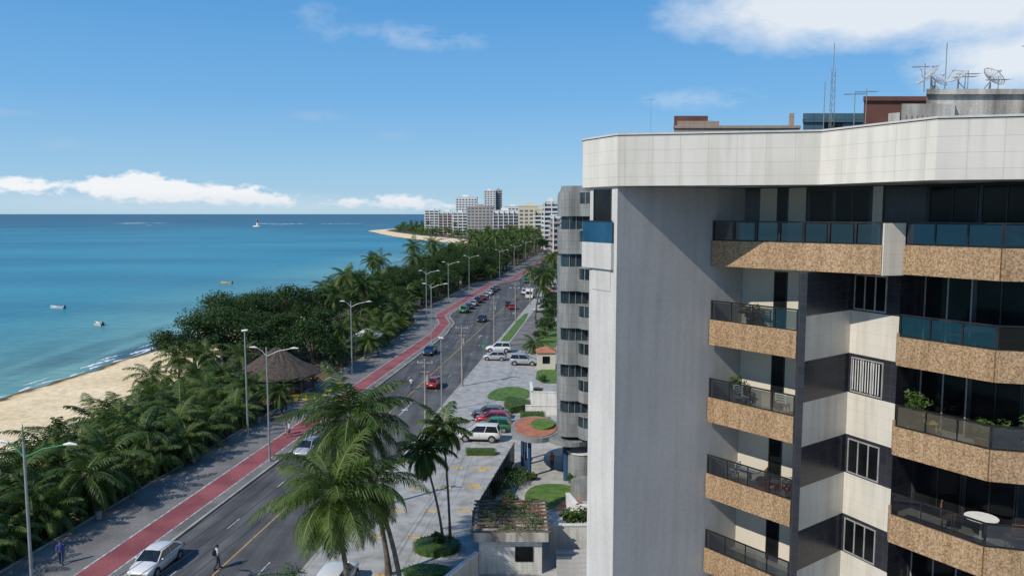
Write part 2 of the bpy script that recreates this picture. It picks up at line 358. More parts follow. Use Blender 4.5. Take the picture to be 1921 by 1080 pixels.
rgb=N(nt,'ShaderNodeRGB');rgb.outputs[0].default_value=(9.5,9.5,9.6,1)
c=mixw(c,mixw(rgb.outputs[0],(6.8,7.4,8.2),mm('SUBTRACT',1.0,mm('DIVIDE',el,1.6,None,True),None,True)),mm('MULTIPLY',cum,.9))
nt.links.new(c,bg.inputs['Color'])
S.view_settings.view_transform='Standard';S.view_settings.look='None';S.view_settings.exposure=0
# ------------------------------------------------------------------ setting: ground, sea, beach, road
C=[(-80,-80),(-73,60),(-71,80),(-70,103),(-68,119),(-66,142),(-60,200),(-55,252),(-53,292),(-47,400),(-37,520),(-38,610),(-79,712),(-127,830),(-188,1040),(-215,1150),(-195,1310),(-100,1520),(0,2040)]
Ln=[(-50,-80),(-47,60),(-46,80),(-47.5,103),(-49,119),(-49,142),(-46,200),(-41,252),(-39,292),(-35,400),(-22,520),(-14,650),(-62,770),(-112,890),(-168,1065),(-186,1160),(-168,1290),(-84,1490),(30,1990)]
def smooth(P,k=6):
    out=[]
    for i in range(len(P)-1):
        p0=Vector(P[max(i-1,0)]);p1=Vector(P[i]);p2=Vector(P[i+1]);p3=Vector(P[min(i+2,len(P)-1)])
        for j in range(k):
            t=j/k; out.append(.5*((2*p1)+(p2-p0)*t+(2*p0-5*p1+4*p2-p3)*t*t+(3*p1-p0-3*p2+p3)*t**3))
    out.append(Vector(P[-1]));return out
Cs=smooth(C);Ls=smooth(Ln)
mb=M();rows=[]
for c_,l_ in zip(Cs,Ls):
    d=(c_-l_);j=R.uniform(-.7,.7)
    rows.append([(l_.x-d.x*.12,l_.y-d.y*.12,-.03),(l_.x,l_.y,-.04+R.uniform(0,.02)),(l_.x+d.x*.5,l_.y+d.y*.5,-.3),(l_.x+d.x*.82,l_.y+d.y*.82,-.62),(c_.x+j,c_.y,-1.0),(c_.x+d.x*.5,c_.y+d.y*.5,-1.9),(c_.x+d.x*1.2,c_.y+d.y*1.2,-3.5)])
vs=[p for r in rows for p in r];k=7
mb.add(vs,[(i*k+j,i*k+j+1,(i+1)*k+j+1,(i+1)*k+j) for i in range(len(rows)-1) for j in range(k-1)],0,True)
struct(mb,'beach',[A_sand])
mb=M()
vs=[(p.x,p.y,0) for p in Ls]+[(6000,p.y if i<len(Ls)-1 else 9000,0) for i,p in enumerate(Ls)];n=len(Ls)
mb.add(vs,[(i,n+i,n+i+1,i+1) for i in range(n-1)]);mb.quad((30,1990,0),(6000,9000,0),(3000,20000,0),(800,9000,0))
mb.quad((-50,-80,0),(-50,-400,0),(6000,-400,0),(6000,-80,0))
struct(mb,'ground',[A_earth])
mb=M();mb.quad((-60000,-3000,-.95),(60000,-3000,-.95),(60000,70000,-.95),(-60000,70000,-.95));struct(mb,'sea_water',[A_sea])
mb=M()
def foam(cx_,cy,L,Wd,rng,ang=0,z=-.9):
    n=14;top_=[];bot=[]
    for i in range(n+1):
        t=i/n-.5;e=max(0,1-(2*t)**2)**.5
        o=rng.uniform(-.25,.25)*Wd
        x=t*L
        for lst,sg in ((top_,1),(bot,-1)):
            y=o+sg*Wd*.5*e*rng.uniform(.3,1)
            lst.append((cx_+x*math.cos(ang)-y*math.sin(ang),cy+x*math.sin(ang)+y*math.cos(ang),z))
    for i in range(n): mb.quad(bot[i],bot[i+1],top_[i+1],top_[i])
for x,y,L,W_ in ((-1010,2050,70,150),(-960,2100,40,60),(-560,1950,80,60),(-640,2000,60,80),(-470,1980,50,50),(-420,1990,70,40),(-540,1800,50,20),(-300,1700,60,15)): foam(x,y,L,W_,R)
for x,y,L,W_,a in ((-67.8,139,8,1.3,1.45),(-69.4,127,9,1.2,1.45),(-71.2,113,6,.5,1.5),(-70.3,132,5,.8,1.45),(-66.9,150,9,1.2,1.45),(-72.,99,6,.4,1.5),(-65.7,162,8,1.,1.45),(-72.4,88,6,.35,1.5),(-69.6,145,6,.5,1.45)): foam(x,y,L,W_,R,a,-.93)
# thin swash line following the waterline
Wl=smooth([(a,b_) for a,b_ in C[1:11]],22);prev=None
for i,p in enumerate(Wl):
    d=(Wl[min(i+1,len(Wl)-1)]-Wl[max(i-1,0)]).normalized();nn_=Vector((-d.y,d.x))
    wv=max(.02,.32+.3*math.sin(i*.9)+R.uniform(-.25,.25));o=.1+.35*math.sin(i*.37)+R.uniform(-.1,.1)
    a=p+nn_*(o);b_=p+nn_*(o+wv);cur=((a.x,a.y,-.925),(b_.x,b_.y,-.925))
    if prev: mb.quad(prev[0],cur[0],cur[1],prev[1])
    prev=cur
struct(mb,'surf',[A_foam])
D=Vector((.121,.9927));Rr=Vector((.9927,-.121))
def P(a,s): return (-35+a*Rr.x+s*D.x,a*Rr.y+s*D.y)
def interp(x,pts):
    if x<=pts[0][0]: return pts[0][1]
    for (x0,y0),(x1,y1) in zip(pts,pts[1:]):
        if x<=x1:
            t=(x-x0)/(x1-x0);t=t*t*(3-2*t);return y0+(y1-y0)*t
    return pts[-1][1]
def sh(s): return interp(s,[(152,0),(165,-1.0),(184,-5.2),(262,-5.2),(285,0)])
def strip(name,a0,a1,s0,s1,z,m,step=8,thick=0,shl=False,shr=False,rag=0):
    mb=M();n=max(1,int((s1-s0)/step));L=[];Q=[]
    for i in range(n+1):
        s=s0+(s1-s0)*i/n
        L.append(P(a0+(sh(s) if shl else 0)+R.uniform(-rag,rag),s));Q.append(P(a1+(sh(s) if shr else 0),s))
    for i in range(n):
        A,B,C_,E=L[i],Q[i],Q[i+1],L[i+1]
        mb.quad((*A,z),(*B,z),(*C_,z),(*E,z))
        if thick:
            mb.quad((*A,z-thick),(*A,z),(*E,z),(*E,z-thick));mb.quad((*B,z-thick),(*B,z),(*C_,z),(*C_,z-thick))
    return struct(mb,name,[m])
strip('road',3.3,14.6,-60,950,.012,A_asph,shl=True,step=3)
strip('sidewalk',-5.2,3.2,-60,900,.12,A_side,thick=.12,shl=True,shr=True,step=3)
strip('kerb',3.2,3.42,-60,900,.135,A_kerb,thick=.13,shl=True,shr=True,step=3)
strip('kerb',-5.4,-5.2,-60,900,.16,A_kerb,thick=.15,shl=True,shr=True,step=3)
strip('cycle_path',0.05,2.15,-60,900,.124,A_red,shl=True,shr=True,step=3)
strip('path_line',-.12,.02,-60,600,.128,A_white,shl=True,shr=True,step=3)
strip('path_line',2.2,2.32,-60,600,.128,A_white,shl=True,shr=True,step=3)
strip('kerb',14.6,14.85,-60,900,.14,A_kerb,thick=.13)
strip('pavement',14.85,60,-60,330,.122,A_pave,step=30)
strip('sidewalk',14.85,20,330,900,.122,A_side,step=30)
mb=M()
def dash(a,w_,s0,s1,m,z=.017):
    p,q,r_,t=P(a-w_/2,s0),P(a+w_/2,s0),P(a+w_/2,s1),P(a-w_/2,s1);mb.quad((*p,z),(*q,z),(*r_,z),(*t,z),m)
for s in range(-50,600,9):
    dash(6.2,.09,s,s+2.,0);dash(11.9,.09,s+2,s+4.,0)
for s in range(-50,600,10):
    dash(8.95,.12,s,s+10,1)
for s in (92,96,150,186):
    a=10.4 if s!=186 else 12.8
    dash(a,.18,s,s+2.4,0)
    p,q,r_=P(a-.5,s+2.4),P(a+.5,s+2.4),P(a,s+3.8);mb.add([(*p,.017),(*q,.017),(*r_,.017)],[(0,1,2)],0)
for i in range(8): dash(4.1+i*1.35,.6,250,253.5,0)
struct(mb,'road_marking',[A_white,A_yel])
def patch(name,poly,z,m):
    mb=M();mb.add([(x,y,z) for x,y in poly],[tuple(range(len(poly)))]);return struct(mb,name,[m])
patch('red_paving',[P(-5.4,96),P(-5.4,122),P(-13,124),P(-14,94)],.03,A_brick)
patch('red_paving',[P(-10.6,190),P(-10.6,215),P(-16,215),P(-16,190)],.03,A_brick)
patch('forecourt',[(0.4,72),(-2.4,56),(-1.2,50),(3,48),(12,48),(12,80),(1.5,80)],.127,A_fore)
patch('side_lane',[P(17.2,137),P(23,137),P(23,330),P(17.2,330)],.127,A_side)
def lawn(poly,rounds=2):
    pts=[Vector(p) for p in poly]
    for _ in range(rounds):
        q=[]
        for i in range(len(pts)):
            a=pts[i];b_=pts[(i+1)%len(pts)];q+=[a.lerp(b_,.25),a.lerp(b_,.75)]
        pts=q
    patch('lawn',[tuple(p) for p in pts],.16,A_grass)
lawn([P(15.2,136),P(16.9,136),P(16.9,187),P(15.2,187)],1)
lawn([(-3.6,98),(-1,96.5),(2.2,97.5),(2.6,103),(0,105.5),(-2.6,103)])
lawn([(3.2,107),(8,107),(8,117),(4,118)],1)
lawn([(-3.2,58),(-2.1,58.5),(-1.0,65),(-2.6,63)])
lawn([(1.8,60),(4.8,61),(6,66),(2,66.5),(.8,63)])
lawn([(4,136),(9,136),(10,180),(7,180)],1)
patch('red_paving',[(3.2,60),(5.6,60.5),(6,63.5),(4.6,63)],.166,M_terra)
# ------------------------------------------------------------------ vegetation
def frond(mb,az,el0,bend,L,f,nl,wid,rng,mi,ll0=.95,start=.14,droop=.25):
    Nn=9;pts=[Vector((0,0,0))];dirs=[]
    for k_ in range(Nn):
        a=el0-bend*((k_+.5)/Nn)**1.15
        d=Vector((math.cos(az)*math.cos(a),math.sin(az)*math.cos(a),math.sin(a)));dirs.append(d);pts.append(pts[-1]+d*L/Nn)
    side=Vector((-math.sin(az),math.cos(az),0))
    for k_ in range(Nn):
        w0=.045*(1-k_/Nn)+.01;w1=.045*(1-(k_+1)/Nn)+.01
        mb.add([pts[k_]-side*w0,pts[k_]+side*w0,pts[k_+1]+side*w1,pts[k_+1]-side*w1],[(0,1,2,3)],1 if mi==0 else mi)
    for j in range(nl):
        s=start+(1-start)*j/nl;x=s*Nn;i=min(int(x),Nn-1);p=pts[i].lerp(pts[i+1],x-i);d=dirs[i]
        ll=ll0*max(.25,math.sin(pi*(.2+.74*s)))**.8
        for sg in (1,-1):
            l=ll*rng.uniform(.8,1.1)
            ld=(side*sg*.8+d*(.45+.4*s)+Vector((0,0,-droop-.35*f+rng.uniform(-.2,.25)))).normalized()
            mid=p+ld*l*.55;tip=mid+(ld+Vector((0,0,-.6-.3*rng.random()))).normalized()*l*.5
            wv=d*wid*.5
            mb.add([p-wv*.6,p+wv*.6,mid+wv,mid-wv,tip],[(0,1,2,3),(3,2,4)],mi)
def palm_crown(seed,nf=24,L=3.7,nl=26,wid=.10,lo=-40,hi=78,fruit=True,mat=None,ll=.95,dead=2):
    rng=random.Random(seed);mb=M()
    for i in range(nf):
        f=i/(nf-1);az=i*2.399+rng.uniform(-.3,.3)
        el0=math.radians(hi-(hi-lo)*f**.9+rng.uniform(-9,9));bend=math.radians(48+40*(1-abs(f-.5))+rng.uniform(-15,15))
        frond(mb,az,el0,bend,L*rng.uniform(.8,1.1)*(.8+.25*math.sin(pi*min(1,f+.2))),f,nl,wid,rng,0,ll*L/3.7)
    for i in range(dead): frond(mb,rng.uniform(0,6.28),math.radians(-55),math.radians(30),L*.7,1,14,wid*.7,rng,2,.6)
    if fruit:
        for i in range(9): mb.ball((rng.uniform(-.3,.3),rng.uniform(-.3,.3),rng.uniform(-.45,-.15)),.13,1,6,4)
    return mb.mesh('crown',[mat or L_palm,L_rach,L_dead],uv=False)
def palm_trunk(seed,h,lean=.6,r=.16):
    rng=random.Random(seed);mb=M();az=rng.uniform(0,6.28);pts=[];rs=[]
    for i in range(9):
        t=i/8;o=lean*(t**1.6);pts.append((math.cos(az)*o,math.sin(az)*o,h*t));rs.append(r*(1.5-.5*min(1,t*6))*(1-.3*t))
    mb.tube(pts,rs,8);mb.ball((pts[-1][0],pts[-1][1],h),r*1.2,0,8,5)
    return mb.mesh('trunk',[M_pbark]),Vector(pts[-1])
PC=[palm_crown(s,nf,L,nl,w_) for s,nf,L,nl,w_ in ((1,27,3.6,28,.10),(2,24,3.9,28,.10),(3,30,3.4,26,.10),(4,21,3.7,28,.10),(5,26,4.2,30,.10))]
PCf=[palm_crown(s,17,3.6,12,.22,dead=1,fruit=False) for s in (11,12,13)]
PT={}
for h,ls in ((2.2,(.3,.5)),(3.2,(.4,.8)),(5,(.6,1.1)),(8,(.9,1.6)),(10.5,(1.,2.0))):
    PT[h]=[palm_trunk(int(h*10+i),h,l) for i,l in enumerate(ls)]
def place_tree(name,loc,parts,rz,sc,label,cat,group,zs=1):
    r=root(name,loc,label,cat,group,rz);r.scale=(sc,sc,sc*zs)
    out=[]
    for nm,me,l in parts:
        o=link(bpy.data.objects.new(nm,me));o.parent=r;o.location=l;out.append(o)
    return r,out
def palm(x,y,h,rz=None,sc=None,ci=None,ti=None,far=False,z=0,label=None,group='coconut palms along the beach promenade',crz=None):
    ti=R.randrange(2) if ti is None else ti
    me,top_=PT[h][ti];cr=R.choice(PCf) if far else PC[R.randrange(5) if ci is None else ci]
    lab=label or {2.2:'short bushy coconut palm in the beachside planting',3.2:'low coconut palm in the beachside planting',5:'medium coconut palm with arching green fronds',8:'tall coconut palm with bare ringed trunk',10.5:'very tall coconut palm above other trees'}[h]
    r,out=place_tree('coconut_palm',(x,y,z),[('trunk',me,(0,0,0)),('crown',cr,top_)],R.uniform(0,6.28) if rz is None else rz,sc or R.uniform(.85,1.12),lab,'palm tree',group)
    out[1].rotation_euler=(R.uniform(-.12,.12),R.uniform(-.12,.12),R.uniform(0,6.28) if crz is None else crz)
    return r
def leafy(mb,c,r,n,size,rng,m=0,flat=.7):
    for _ in range(n):
        while True:
            d=Vector((rng.uniform(-1,1),rng.uniform(-1,1),rng.uniform(-1,1)))
            if .05<d.length<1: break
        d=d.normalized()*(rng.random()**.35)
        p=Vector(c)+Vector((d.x*r,d.y*r,d.z*r*flat))
        nrm=(d*.7+Vector((rng.uniform(-1,1),rng.uniform(-1,1),rng.uniform(0,1.3)))).normalized()
        a=nrm.orthogonal().normalized();b_=nrm.cross(a);t=rng.uniform(0,6.28)
        u=(a*math.cos(t)+b_*math.sin(t))*size*rng.uniform(.6,1.1);v=nrm.cross(u)*.55
        mb.add([p-u*.5,p+v*.5,p+u*.5+nrm*(-.1*size),p-v*.5],[(0,1,2,3)],m)
def broad(seed,rx,h,ncl=46,nlf=130,leaf=.34):
    rng=random.Random(seed);tk=M();cr=M()
    hb=h*.38;tk.tube([(0,0,0),(.1,0,hb*.5),(0,.1,hb)],[.32,.24,.2],8)
    for i in range(ncl):
        t=i/ncl;az=i*2.4+rng.uniform(-.4,.4);zz=rng.uniform(-.35,1)
        rad=math.sqrt(max(0,1-max(0,zz)**2))*rng.uniform(.45,1.05)
        c=(math.cos(az)*rad*rx,math.sin(az)*rad*rx,hb+ (h-hb)*(.35+.52*zz)+rng.uniform(-.3,.3))
        rc=rx*rng.uniform(.2,.36)
        leafy(cr,c,rc,nlf,leaf,rng)
        if i%4==0: tk.tube([(0,0,hb*.9),(c[0]*.5,c[1]*.5,hb+(c[2]-hb)*.45),c],[.13,.08,.03],5)
    return tk.mesh('trunk',[M_bark]),cr.mesh('crown',[L_dark],uv=False)
BT=[broad(21,4.6,8.5,50,150),broad(22,3.9,7.2,44,150),broad(23,5.2,9.5,58,150)]
BF=[broad(31,4.6,8.5,34,45,.7),broad(32,4.0,7.0,30,45,.65)]
def btree(x,y,i,sc=1,far=False,group='sea almond trees by the beach',label='dense dark green broadleaf tree beside the beach'):
    tk,cr=(BF if far else BT)[i]
    return place_tree('broadleaf_tree',(x,y,0),[('trunk',tk,(0,0,0)),('crown',cr,(0,0,0))],R.uniform(0,6.28),sc*R.uniform(.9,1.1),label,'tree',group,R.uniform(.88,1.12))[0]
Y=40.
while Y<96:
    x1=-35+.122*Y-6.3;x0=-42.5
    n=3 if Y<64 else 4
    for i in range(n):
        x=x0+(x1-x0)*(i+.5)/n+R.uniform(-1.1,1.1);y=Y+R.uniform(-1.5,1.5)
        if (x+31.5)**2+(y-101)**2<49: continue
        palm(x,y,R.choice((2.2,3.2,3.2)),sc=R.uniform(.85,1.12))
    if Y<88: palm(x1+.2,Y+R.uniform(0,4),2.2,sc=R.uniform(.75,.95))
    Y+=4.6
for x,y,h in ((-44.5,101,5),(-46,98,3.2),(-41,98,3.2),(-42,103,5),(-38.,105,5),(-37.5,96.5,3.2),(-43,93,2.2),(-27.5,90,3.2),(-32,92,3.2)): palm(x,y,h)
for x,y,i in ((-46,110,1),(-44,116,0),(-38.5,113,1),(-47,124,2),(-41,124,0),(-46,134,0),(-36,121,1),(-39,134,2),(-33,129,1),(-45,146,0),(-37,146,1),(-30,114,1)): btree(x,y,i,1.15)
for x,y,h in ((-27,120,3.2),(-28,127,5),(-25.5,133,3.2),(-29,138,5),(-25,142,3.2),(-32,141,8),(-35,152,10.5),(-39.5,150,8),(-31,155,10.5),(-36,160,8),(-27,150,3.2),(-24.5,152,3.2),(-28,158,5),(-24,160,3.2),(-33,166,8),(-26,168,3.2),(-41,165,8),(-44,158,5),(-30,172,5),(-24,147,2.2),(-23,156,2.2),(-24.5,126,3.2),(-23.5,138,2.2)): palm(x,y,h)
for x,y,h in ((-42,228,8),(-40.5,236,8),(-30,245,8),(-34,262,10.5),(-30,283,10.5),(-36,215,5),(-31,300,8)): palm(x,y,h,sc=1.25)
Y=170.
while Y<330:
    xl=interp(Y,[(142,-46),(200,-43),(252,-37),(292,-35),(400,-31)])+1;xr=-35+.122*Y-6.3+min(0,sh(Y))
    n=max(2,int((xr-xl)/5.))
    for i in range(n):
        x=xl+(xr-xl)*(i+.5)/n+R.uniform(-1.2,1.2)
        if R.random()<.45 or Y>225 and i>0 and R.random()<.7: btree(x,Y+R.uniform(-2,2),R.randrange(3),.95,label='dense dark green broadleaf tree along the promenade')
        else: palm(x,Y+R.uniform(-2,2),R.choice((3.2,5,5,3.2)))
    Y+=6.5
Y=330.
while Y<640:
    xl=interp(Y,[(292,-35),(400,-31),(520,-20),(650,-8)]);xr=-35+.122*Y-4
    n=max(1,int((xr-xl)/6.5))
    for i in range(n):
        x=xl+(xr-xl)*(i+.5)/n+R.uniform(-1.5,1.5)
        if R.random()<.35: btree(x,Y,R.randrange(2),1.15,True,'trees on the far promenade','round green tree on the far promenade')
        else: palm(x,Y,R.choice((5,8,8,10.5)),far=True,sc=R.uniform(1.,1.3))
    Y+=10
for x,y,h,s_ in ((5.2,172,8,1.3),(4.2,131,2.2,.75),(9,196,5,1.1),(7,215,8,1.),(12,240,5,1.1),(14,262,8,1.1)): palm(x,y,h,sc=s_,group='palms on the building side of the avenue',label='coconut palm on the verge beside the avenue')
for y in range(270,640,12):
    x=-35+.122*y+R.uniform(16.,19)
    if R.random()<.5: palm(x,y,R.choice((5,8)),far=True,group='palms on the building side of the avenue',label='distant palm on the building side pavement')
    else: btree(x+1,y,R.randrange(2),.8,True,'street trees on the building side','small round street tree on the pavement')
for x,y,i,s_ in ((6.5,148,0,.45),(7.4,156,1,.5),(8.3,163,0,.5),(9.,180,1,.6),(5.2,141,1,.35),(9.8,188,0,.6)): btree(x,y,i,s_,True,'garden trees beside the avenue','small garden tree on a lawn beside the avenue')
def bigpalm(base_,top_,crown,sc,label,rz=0,name='coconut_palm',r=.17,mat=M_pbark):
    b_=Vector(base_);t=Vector(top_);rt=root(name,base_,label,'palm tree');mb=M();pts=[];rs=[]
    for i in range(11):
        k_=i/10;e=k_**1.5;p=Vector(((t.x-b_.x)*e,(t.y-b_.y)*e,t.z*k_));pts.append(p);rs.append(r*(1.6-.6*min(1,k_*7))*(1-.35*k_))
    mb.tube(pts,rs,10);mb.ball(pts[-1],r*1.1,0,8,5);ob(mb,'trunk',[mat],rt)
    o=link(bpy.data.objects.new('crown',crown));o.parent=rt;o.location=pts[-1];o.rotation_euler=(0,0,rz);o.scale=(sc,)*3
F1=palm_crown(101,40,4.3,46,.075,-50,80,ll=1.15);F2=palm_crown(102,36,4.3,46,.075,-48,80,ll=1.15)
bigpalm((-8.2,49,.12),(-10.3,48,10.7),F1,1.08,'tall coconut palm with heavy drooping green crown')
bigpalm((-9.,41.5,.12),(-10.1,42,8.1),F2,1.05,'coconut palm with long arching fronds beside the pavement',1.)
bigpalm((-6.9,46,.12),(-8.5,45.8,7.4),palm_crown(103,26,3.6,38,.075,-50,70),1.05,'lower coconut palm between two taller palms',2.)
roy=palm_crown(104,26,2.3,34,.09,-50,80,False,L_royal,1.3,1);roy2=palm_crown(105,24,2.4,34,.09,-45,80,False,L_royal,1.25,1)
bigpalm((-5.0,53.6,.2),(-6.3,53,7.0),roy,1.05,'slender palm with leaning bare trunk in a round hedge bed',0,'slender_palm',.1)
bigpalm((-4.5,53.9,.2),(-4.95,54,8.5),roy2,1.05,'slender straight palm with tufted crown in a round hedge bed',1,'slender_palm',.1)
def bush(x,y,z,r,h,label,n=10,leaf=.16,mat=None,name='shrub',nl=120,group='shrubs in the forecourt planting'):
    rng=random.Random(int(x*100+y*10));mb=M()
    for i in range(n):
        a=rng.uniform(0,6.28);d=r*math.sqrt(rng.random())*.75
        leafy(mb,(math.cos(a)*d,math.sin(a)*d,h*rng.uniform(.35,.75)),r*.42,nl,leaf,rng,0,.8*h/max(r,.1))
    for i in range(3): mb.tube([(0,0,0),(rng.uniform(-r,r)*.4,rng.uniform(-r,r)*.4,h*.6)],[.03,.015],4,1)
    o=ob(mb,name,[mat or L_hedge,M_bark]);o.location=(x,y,z);meta(o,label,'shrub',group);return o
def hedge(poly,z,h,label,leaf=.12,dens=90):
    rng=random.Random(int(poly[0][0]*77));mb=M();xs=[p[0] for p in poly];ys=[p[1] for p in poly];cx_=sum(xs)/len(xs);cy=sum(ys)/len(ys)
    rel=[(p[0]-cx_,p[1]-cy) for p in poly]
    mb.prism([(a*.93,b_*.93) for a,b_ in rel],0,h*.9,0)
    n=len(rel)
    def inside(px,py):
        c_=False
        for i in range(n):
            (x1,y1),(x2,y2)=rel[i],rel[(i+1)%n]
            if (y1>py)!=(y2>py) and px<(x2-x1)*(py-y1)/(y2-y1)+x1:c_=not c_
        return c_
    area=(max(xs)-min(xs))*(max(ys)-min(ys))
    for _ in range(int(area*dens)):
        px=rng.uniform(min(xs),max(xs))-cx_;py=rng.uniform(min(ys),max(ys))-cy
        if inside(px,py): leafy(mb,(px,py,h*.92),.12,1,leaf,rng)
    for i in range(n):
        (x1,y1),(x2,y2)=rel[i],rel[(i+1)%n];L=math.hypot(x2-x1,y2-y1)
        for _ in range(int(L*h*dens)):
            t=rng.random();leafy(mb,(x1+(x2-x1)*t,y1+(y2-y1)*t,rng.uniform(0,h)),.1,1,leaf,rng)
    o=ob(mb,'hedge',[L_hedge]);o.location=(cx_,cy,z);return meta(o,label,'hedge','clipped hedges')
def circ(x,y,rx,ry,n=16,rot=0): return [(x+rx*math.cos(2*pi*i/n+rot),y+ry*math.sin(2*pi*i/n+rot)) for i in range(n)]
hedge(circ(-5.4,53,1.7,1.5),.13,.5,'round clipped hedge bed around slender palms')
hedge(circ(-5.6,49,1.7,.9),.13,.45,'oval clipped hedge at the car park edge')
hedge([(-.4,96.2),(2.3,94),(2.3,92),(-.2,90),(-1.,93)],.13,.9,'dark clipped hedge in front of white wall')
hedge([(1.,88.2),(3.8,88.2),(3.8,86.8),(1.,86.8)],.13,1.,'bright green trimmed hedge near entrance canopy')
hedge([(-4.6,75.2),(-1.6,75.2),(-1.6,74.3),(-4.6,74.3)],.13,.6,'low planting bed at the end of parked cars')
bush(-5.6,53.2,.5,.7,.9,'spiky agave like plant in the middle of a hedge bed',6,.3,L_royal,nl=50)
for x,y,r,h in ((-14.6,46.5,1.7,1.8),(-13.,45.5,1.3,1.4),(-12.2,44,1.2,1.2),(-1.,64,1.1,1.2),(.4,66,1.2,1.4),(-.2,61.5,.9,1.),(.2,68.5,.9,1.),(-1.7,60.,.7,.9),(1.4,67.3,.8,.9),(3.4,101,.8,.9),(3.0,98.6,.7,.8),(4.2,108,.8,1.1),(1.0,58.6,.8,1.0),(2.2,57.6,.7,.9),(5.4,66.2,.7,1.)): bush(x,y,.1,r,h,'leafy green shrub beside the pavement')
for x,y,r,h in ((4.2,55,.9,1.3),(5.3,54.8,1.,1.5),(6.3,55,.9,1.2),(7.4,54.9,1,1.4)): bush(x,y,1.0,r,h,'bushy plant above the white brick planter',mat=L_palm,leaf=.3,n=8,nl=60)
rng=random.Random(5);mb=M()
for _ in range(3600):
    y=rng.uniform(38,330) if rng.random()<.6 else rng.uniform(38,110);xr=-35+.122*y-6.0+min(0,sh(y));xl=interp(y,[(60,-43),(103,-44),(142,-45),(252,-37),(330,-33)])
    x=rng.uniform(xl,xr)
    if (x+31)**2+(y-100)**2<60: continue
    leafy(mb,(x,y,.3),.7,7,.5,rng,0,.5)
o=ob(mb,'undergrowth',[L_dark]);o['kind']='stuff';meta(o,'low green ground cover under beachside palms','ground cover')
rng=random.Random(9);mb=M()
for _ in range(430):
    y=rng.uniform(700,1350);xl=interp(y,[(700,-20),(770,-50),(890,-104),(1065,-158),(1160,-172),(1290,-150),(1400,-100)])
    x=rng.uniform(xl,xl+90 if rng.random()<.6 else 120)
    hh=rng.uniform(3,7.5)
    for k_ in range(5): leafy(mb,(x+rng.uniform(-4,4),y+rng.uniform(-4,4),hh+rng.uniform(-2,1.)),3.4,14,2.2,rng,0,.8)
for _ in range(240):
    y=rng.uniform(640,900);x=-35+.122*y+rng.uniform(-26,45);hh=rng.uniform(4,9)
    for k_ in range(5): leafy(mb,(x+rng.uniform(-3,3),y+rng.uniform(-3,3),hh+rng.uniform(-2,1.)),3.,14,1.6,rng,0,.8)
o=ob(mb,'distant_wood',[L_hedge]);o['kind']='stuff';meta(o,'dense green trees covering the distant headland','woodland')
for i in range(16):
    y=R.uniform(720,1150);xl=interp(y,[(700,-20),(770,-50),(890,-104),(1065,-158),(1160,-172)]);palm(xl+R.uniform(2,30),y,R.choice((8,10.5)),far=True,sc=1.3,group='palms on the headland',label='distant coconut palm on the headland beach')
# ------------------------------------------------------------------ near apartment building
K0=(2.93,29.0);K1=(3.74,27.4);K2=(9.2,30.5);A1=(7.72,29.6);A2=(10.0,26.65);A3=(10.2,26.4);AB=(11.4,27.72)
Cc=(12.5,28.1);Dd=(13.35,26.25);EE=(14.4,26.9);FF=(16.2,23.8);GG=(24,22.8)
B1=(12.95,25.4);B2=(14.55,22.8);B3=(18.5,21.6)
bld=root('apartment_building',(3.74,27.4,0),'white tiled apartment block with tan granite balconies and black tile bands','building')
def bo(mb,name,mats): return ob(mb,name,mats,bld,local=False)
mats=[B_gray,B_fin,B_cream,B_black,B_tile2]
mb=M()
mb.wall(K0,K1,0,24.98,1);mb.wall(K1,K2,0,24.98,0)
mb.wall(K2,AB,0,21.95,2);mb.wall(AB,A2,0,21.95,2);mb.wall(A2,A3,0,21.95,3)
for p,q in ((A3,Cc),(Cc,Dd)):
    for i in range(8):
        zt=21.95-3.06*i;zb=zt-1.47
        if zb<0: break
        mb.wall(p,q,zb,zt,3);mb.wall(p,q,max(0,zt-3.06),zb,4)
mb.wall(Dd,EE,0,21.95,3);mb.wall(EE,FF,0,21.95,3)
mb.wall(FF,GG,0,24.98,3);mb.wall(GG,(25,45),0,24.98,1);mb.wall((25,45),(6,45),0,24.98,1);mb.wall((6,45),K0,0,24.98,1)
mb.wall(K2,EE,21.95,24.98,3);mb.wall(EE,FF,21.95,24.98,3)
mb.seg(K2,EE,22.63,24.98,.3,2,.12,.10,.2);mb.seg(K2,EE,22.63,24.98,.3,2,.12,.27,.37);mb.seg(K2,EE,22.63,24.98,.3,4,.25,.74,.79)
bo(mb,'wall',mats)
PP=[(2.66,29.2),(3.70,27.25),(10.35,26.05),(12.28,22.5),(14.4,22.0),(22,20.3),(26,46),(5,46)]
def inset(poly,d):
    n=len(poly);out=[]
    for i in range(n):
        p0=Vector(poly[i-1]);p=Vector(poly[i]);p1=Vector(poly[(i+1)%n]);e0=(p-p0).normalized();e1=(p1-p).normalized()
        n0=Vector((-e0.y,e0.x));n1=Vector((-e1.y,e1.x));b_=(n0+n1);b_=b_/max(.3,(1+n0.dot(n1)));out.append(p+b_*d)
    return out
IN=inset(PP,.28);mb=M();n=len(PP)
for i in range(n):
    a,b_=PP[i],PP[(i+1)%n];c_,d=IN[i],IN[(i+1)%n]
    mb.wall(a,b_,24.98,26.72,0);mb.wall(c_,d,25.3,26.72,0);mb.quad((*a,24.98),(*b_,24.98),(*d,24.98),(*c_,24.98),1)
cp=inset(PP,-.04);ci_=inset(PP,.32)
for i in range(n):
    a,b_=cp[i],cp[(i+1)%n];c_,d=ci_[i],ci_[(i+1)%n]
    mb.wall(a,b_,26.74,26.80,2);mb.quad((*a,26.8),(*b_,26.8),(*d,26.8),(*c_,26.8),2);mb.quad((*a,26.74),(*b_,26.74),(*d,26.74),(*c_,26.74),2)
bo(mb,'parapet',[B_tile,B_ceil,B_fin])
mb=M();mb.prism(inset(PP,.27),25.0,25.3,0);bo(mb,'roof_slab',[B_conc])
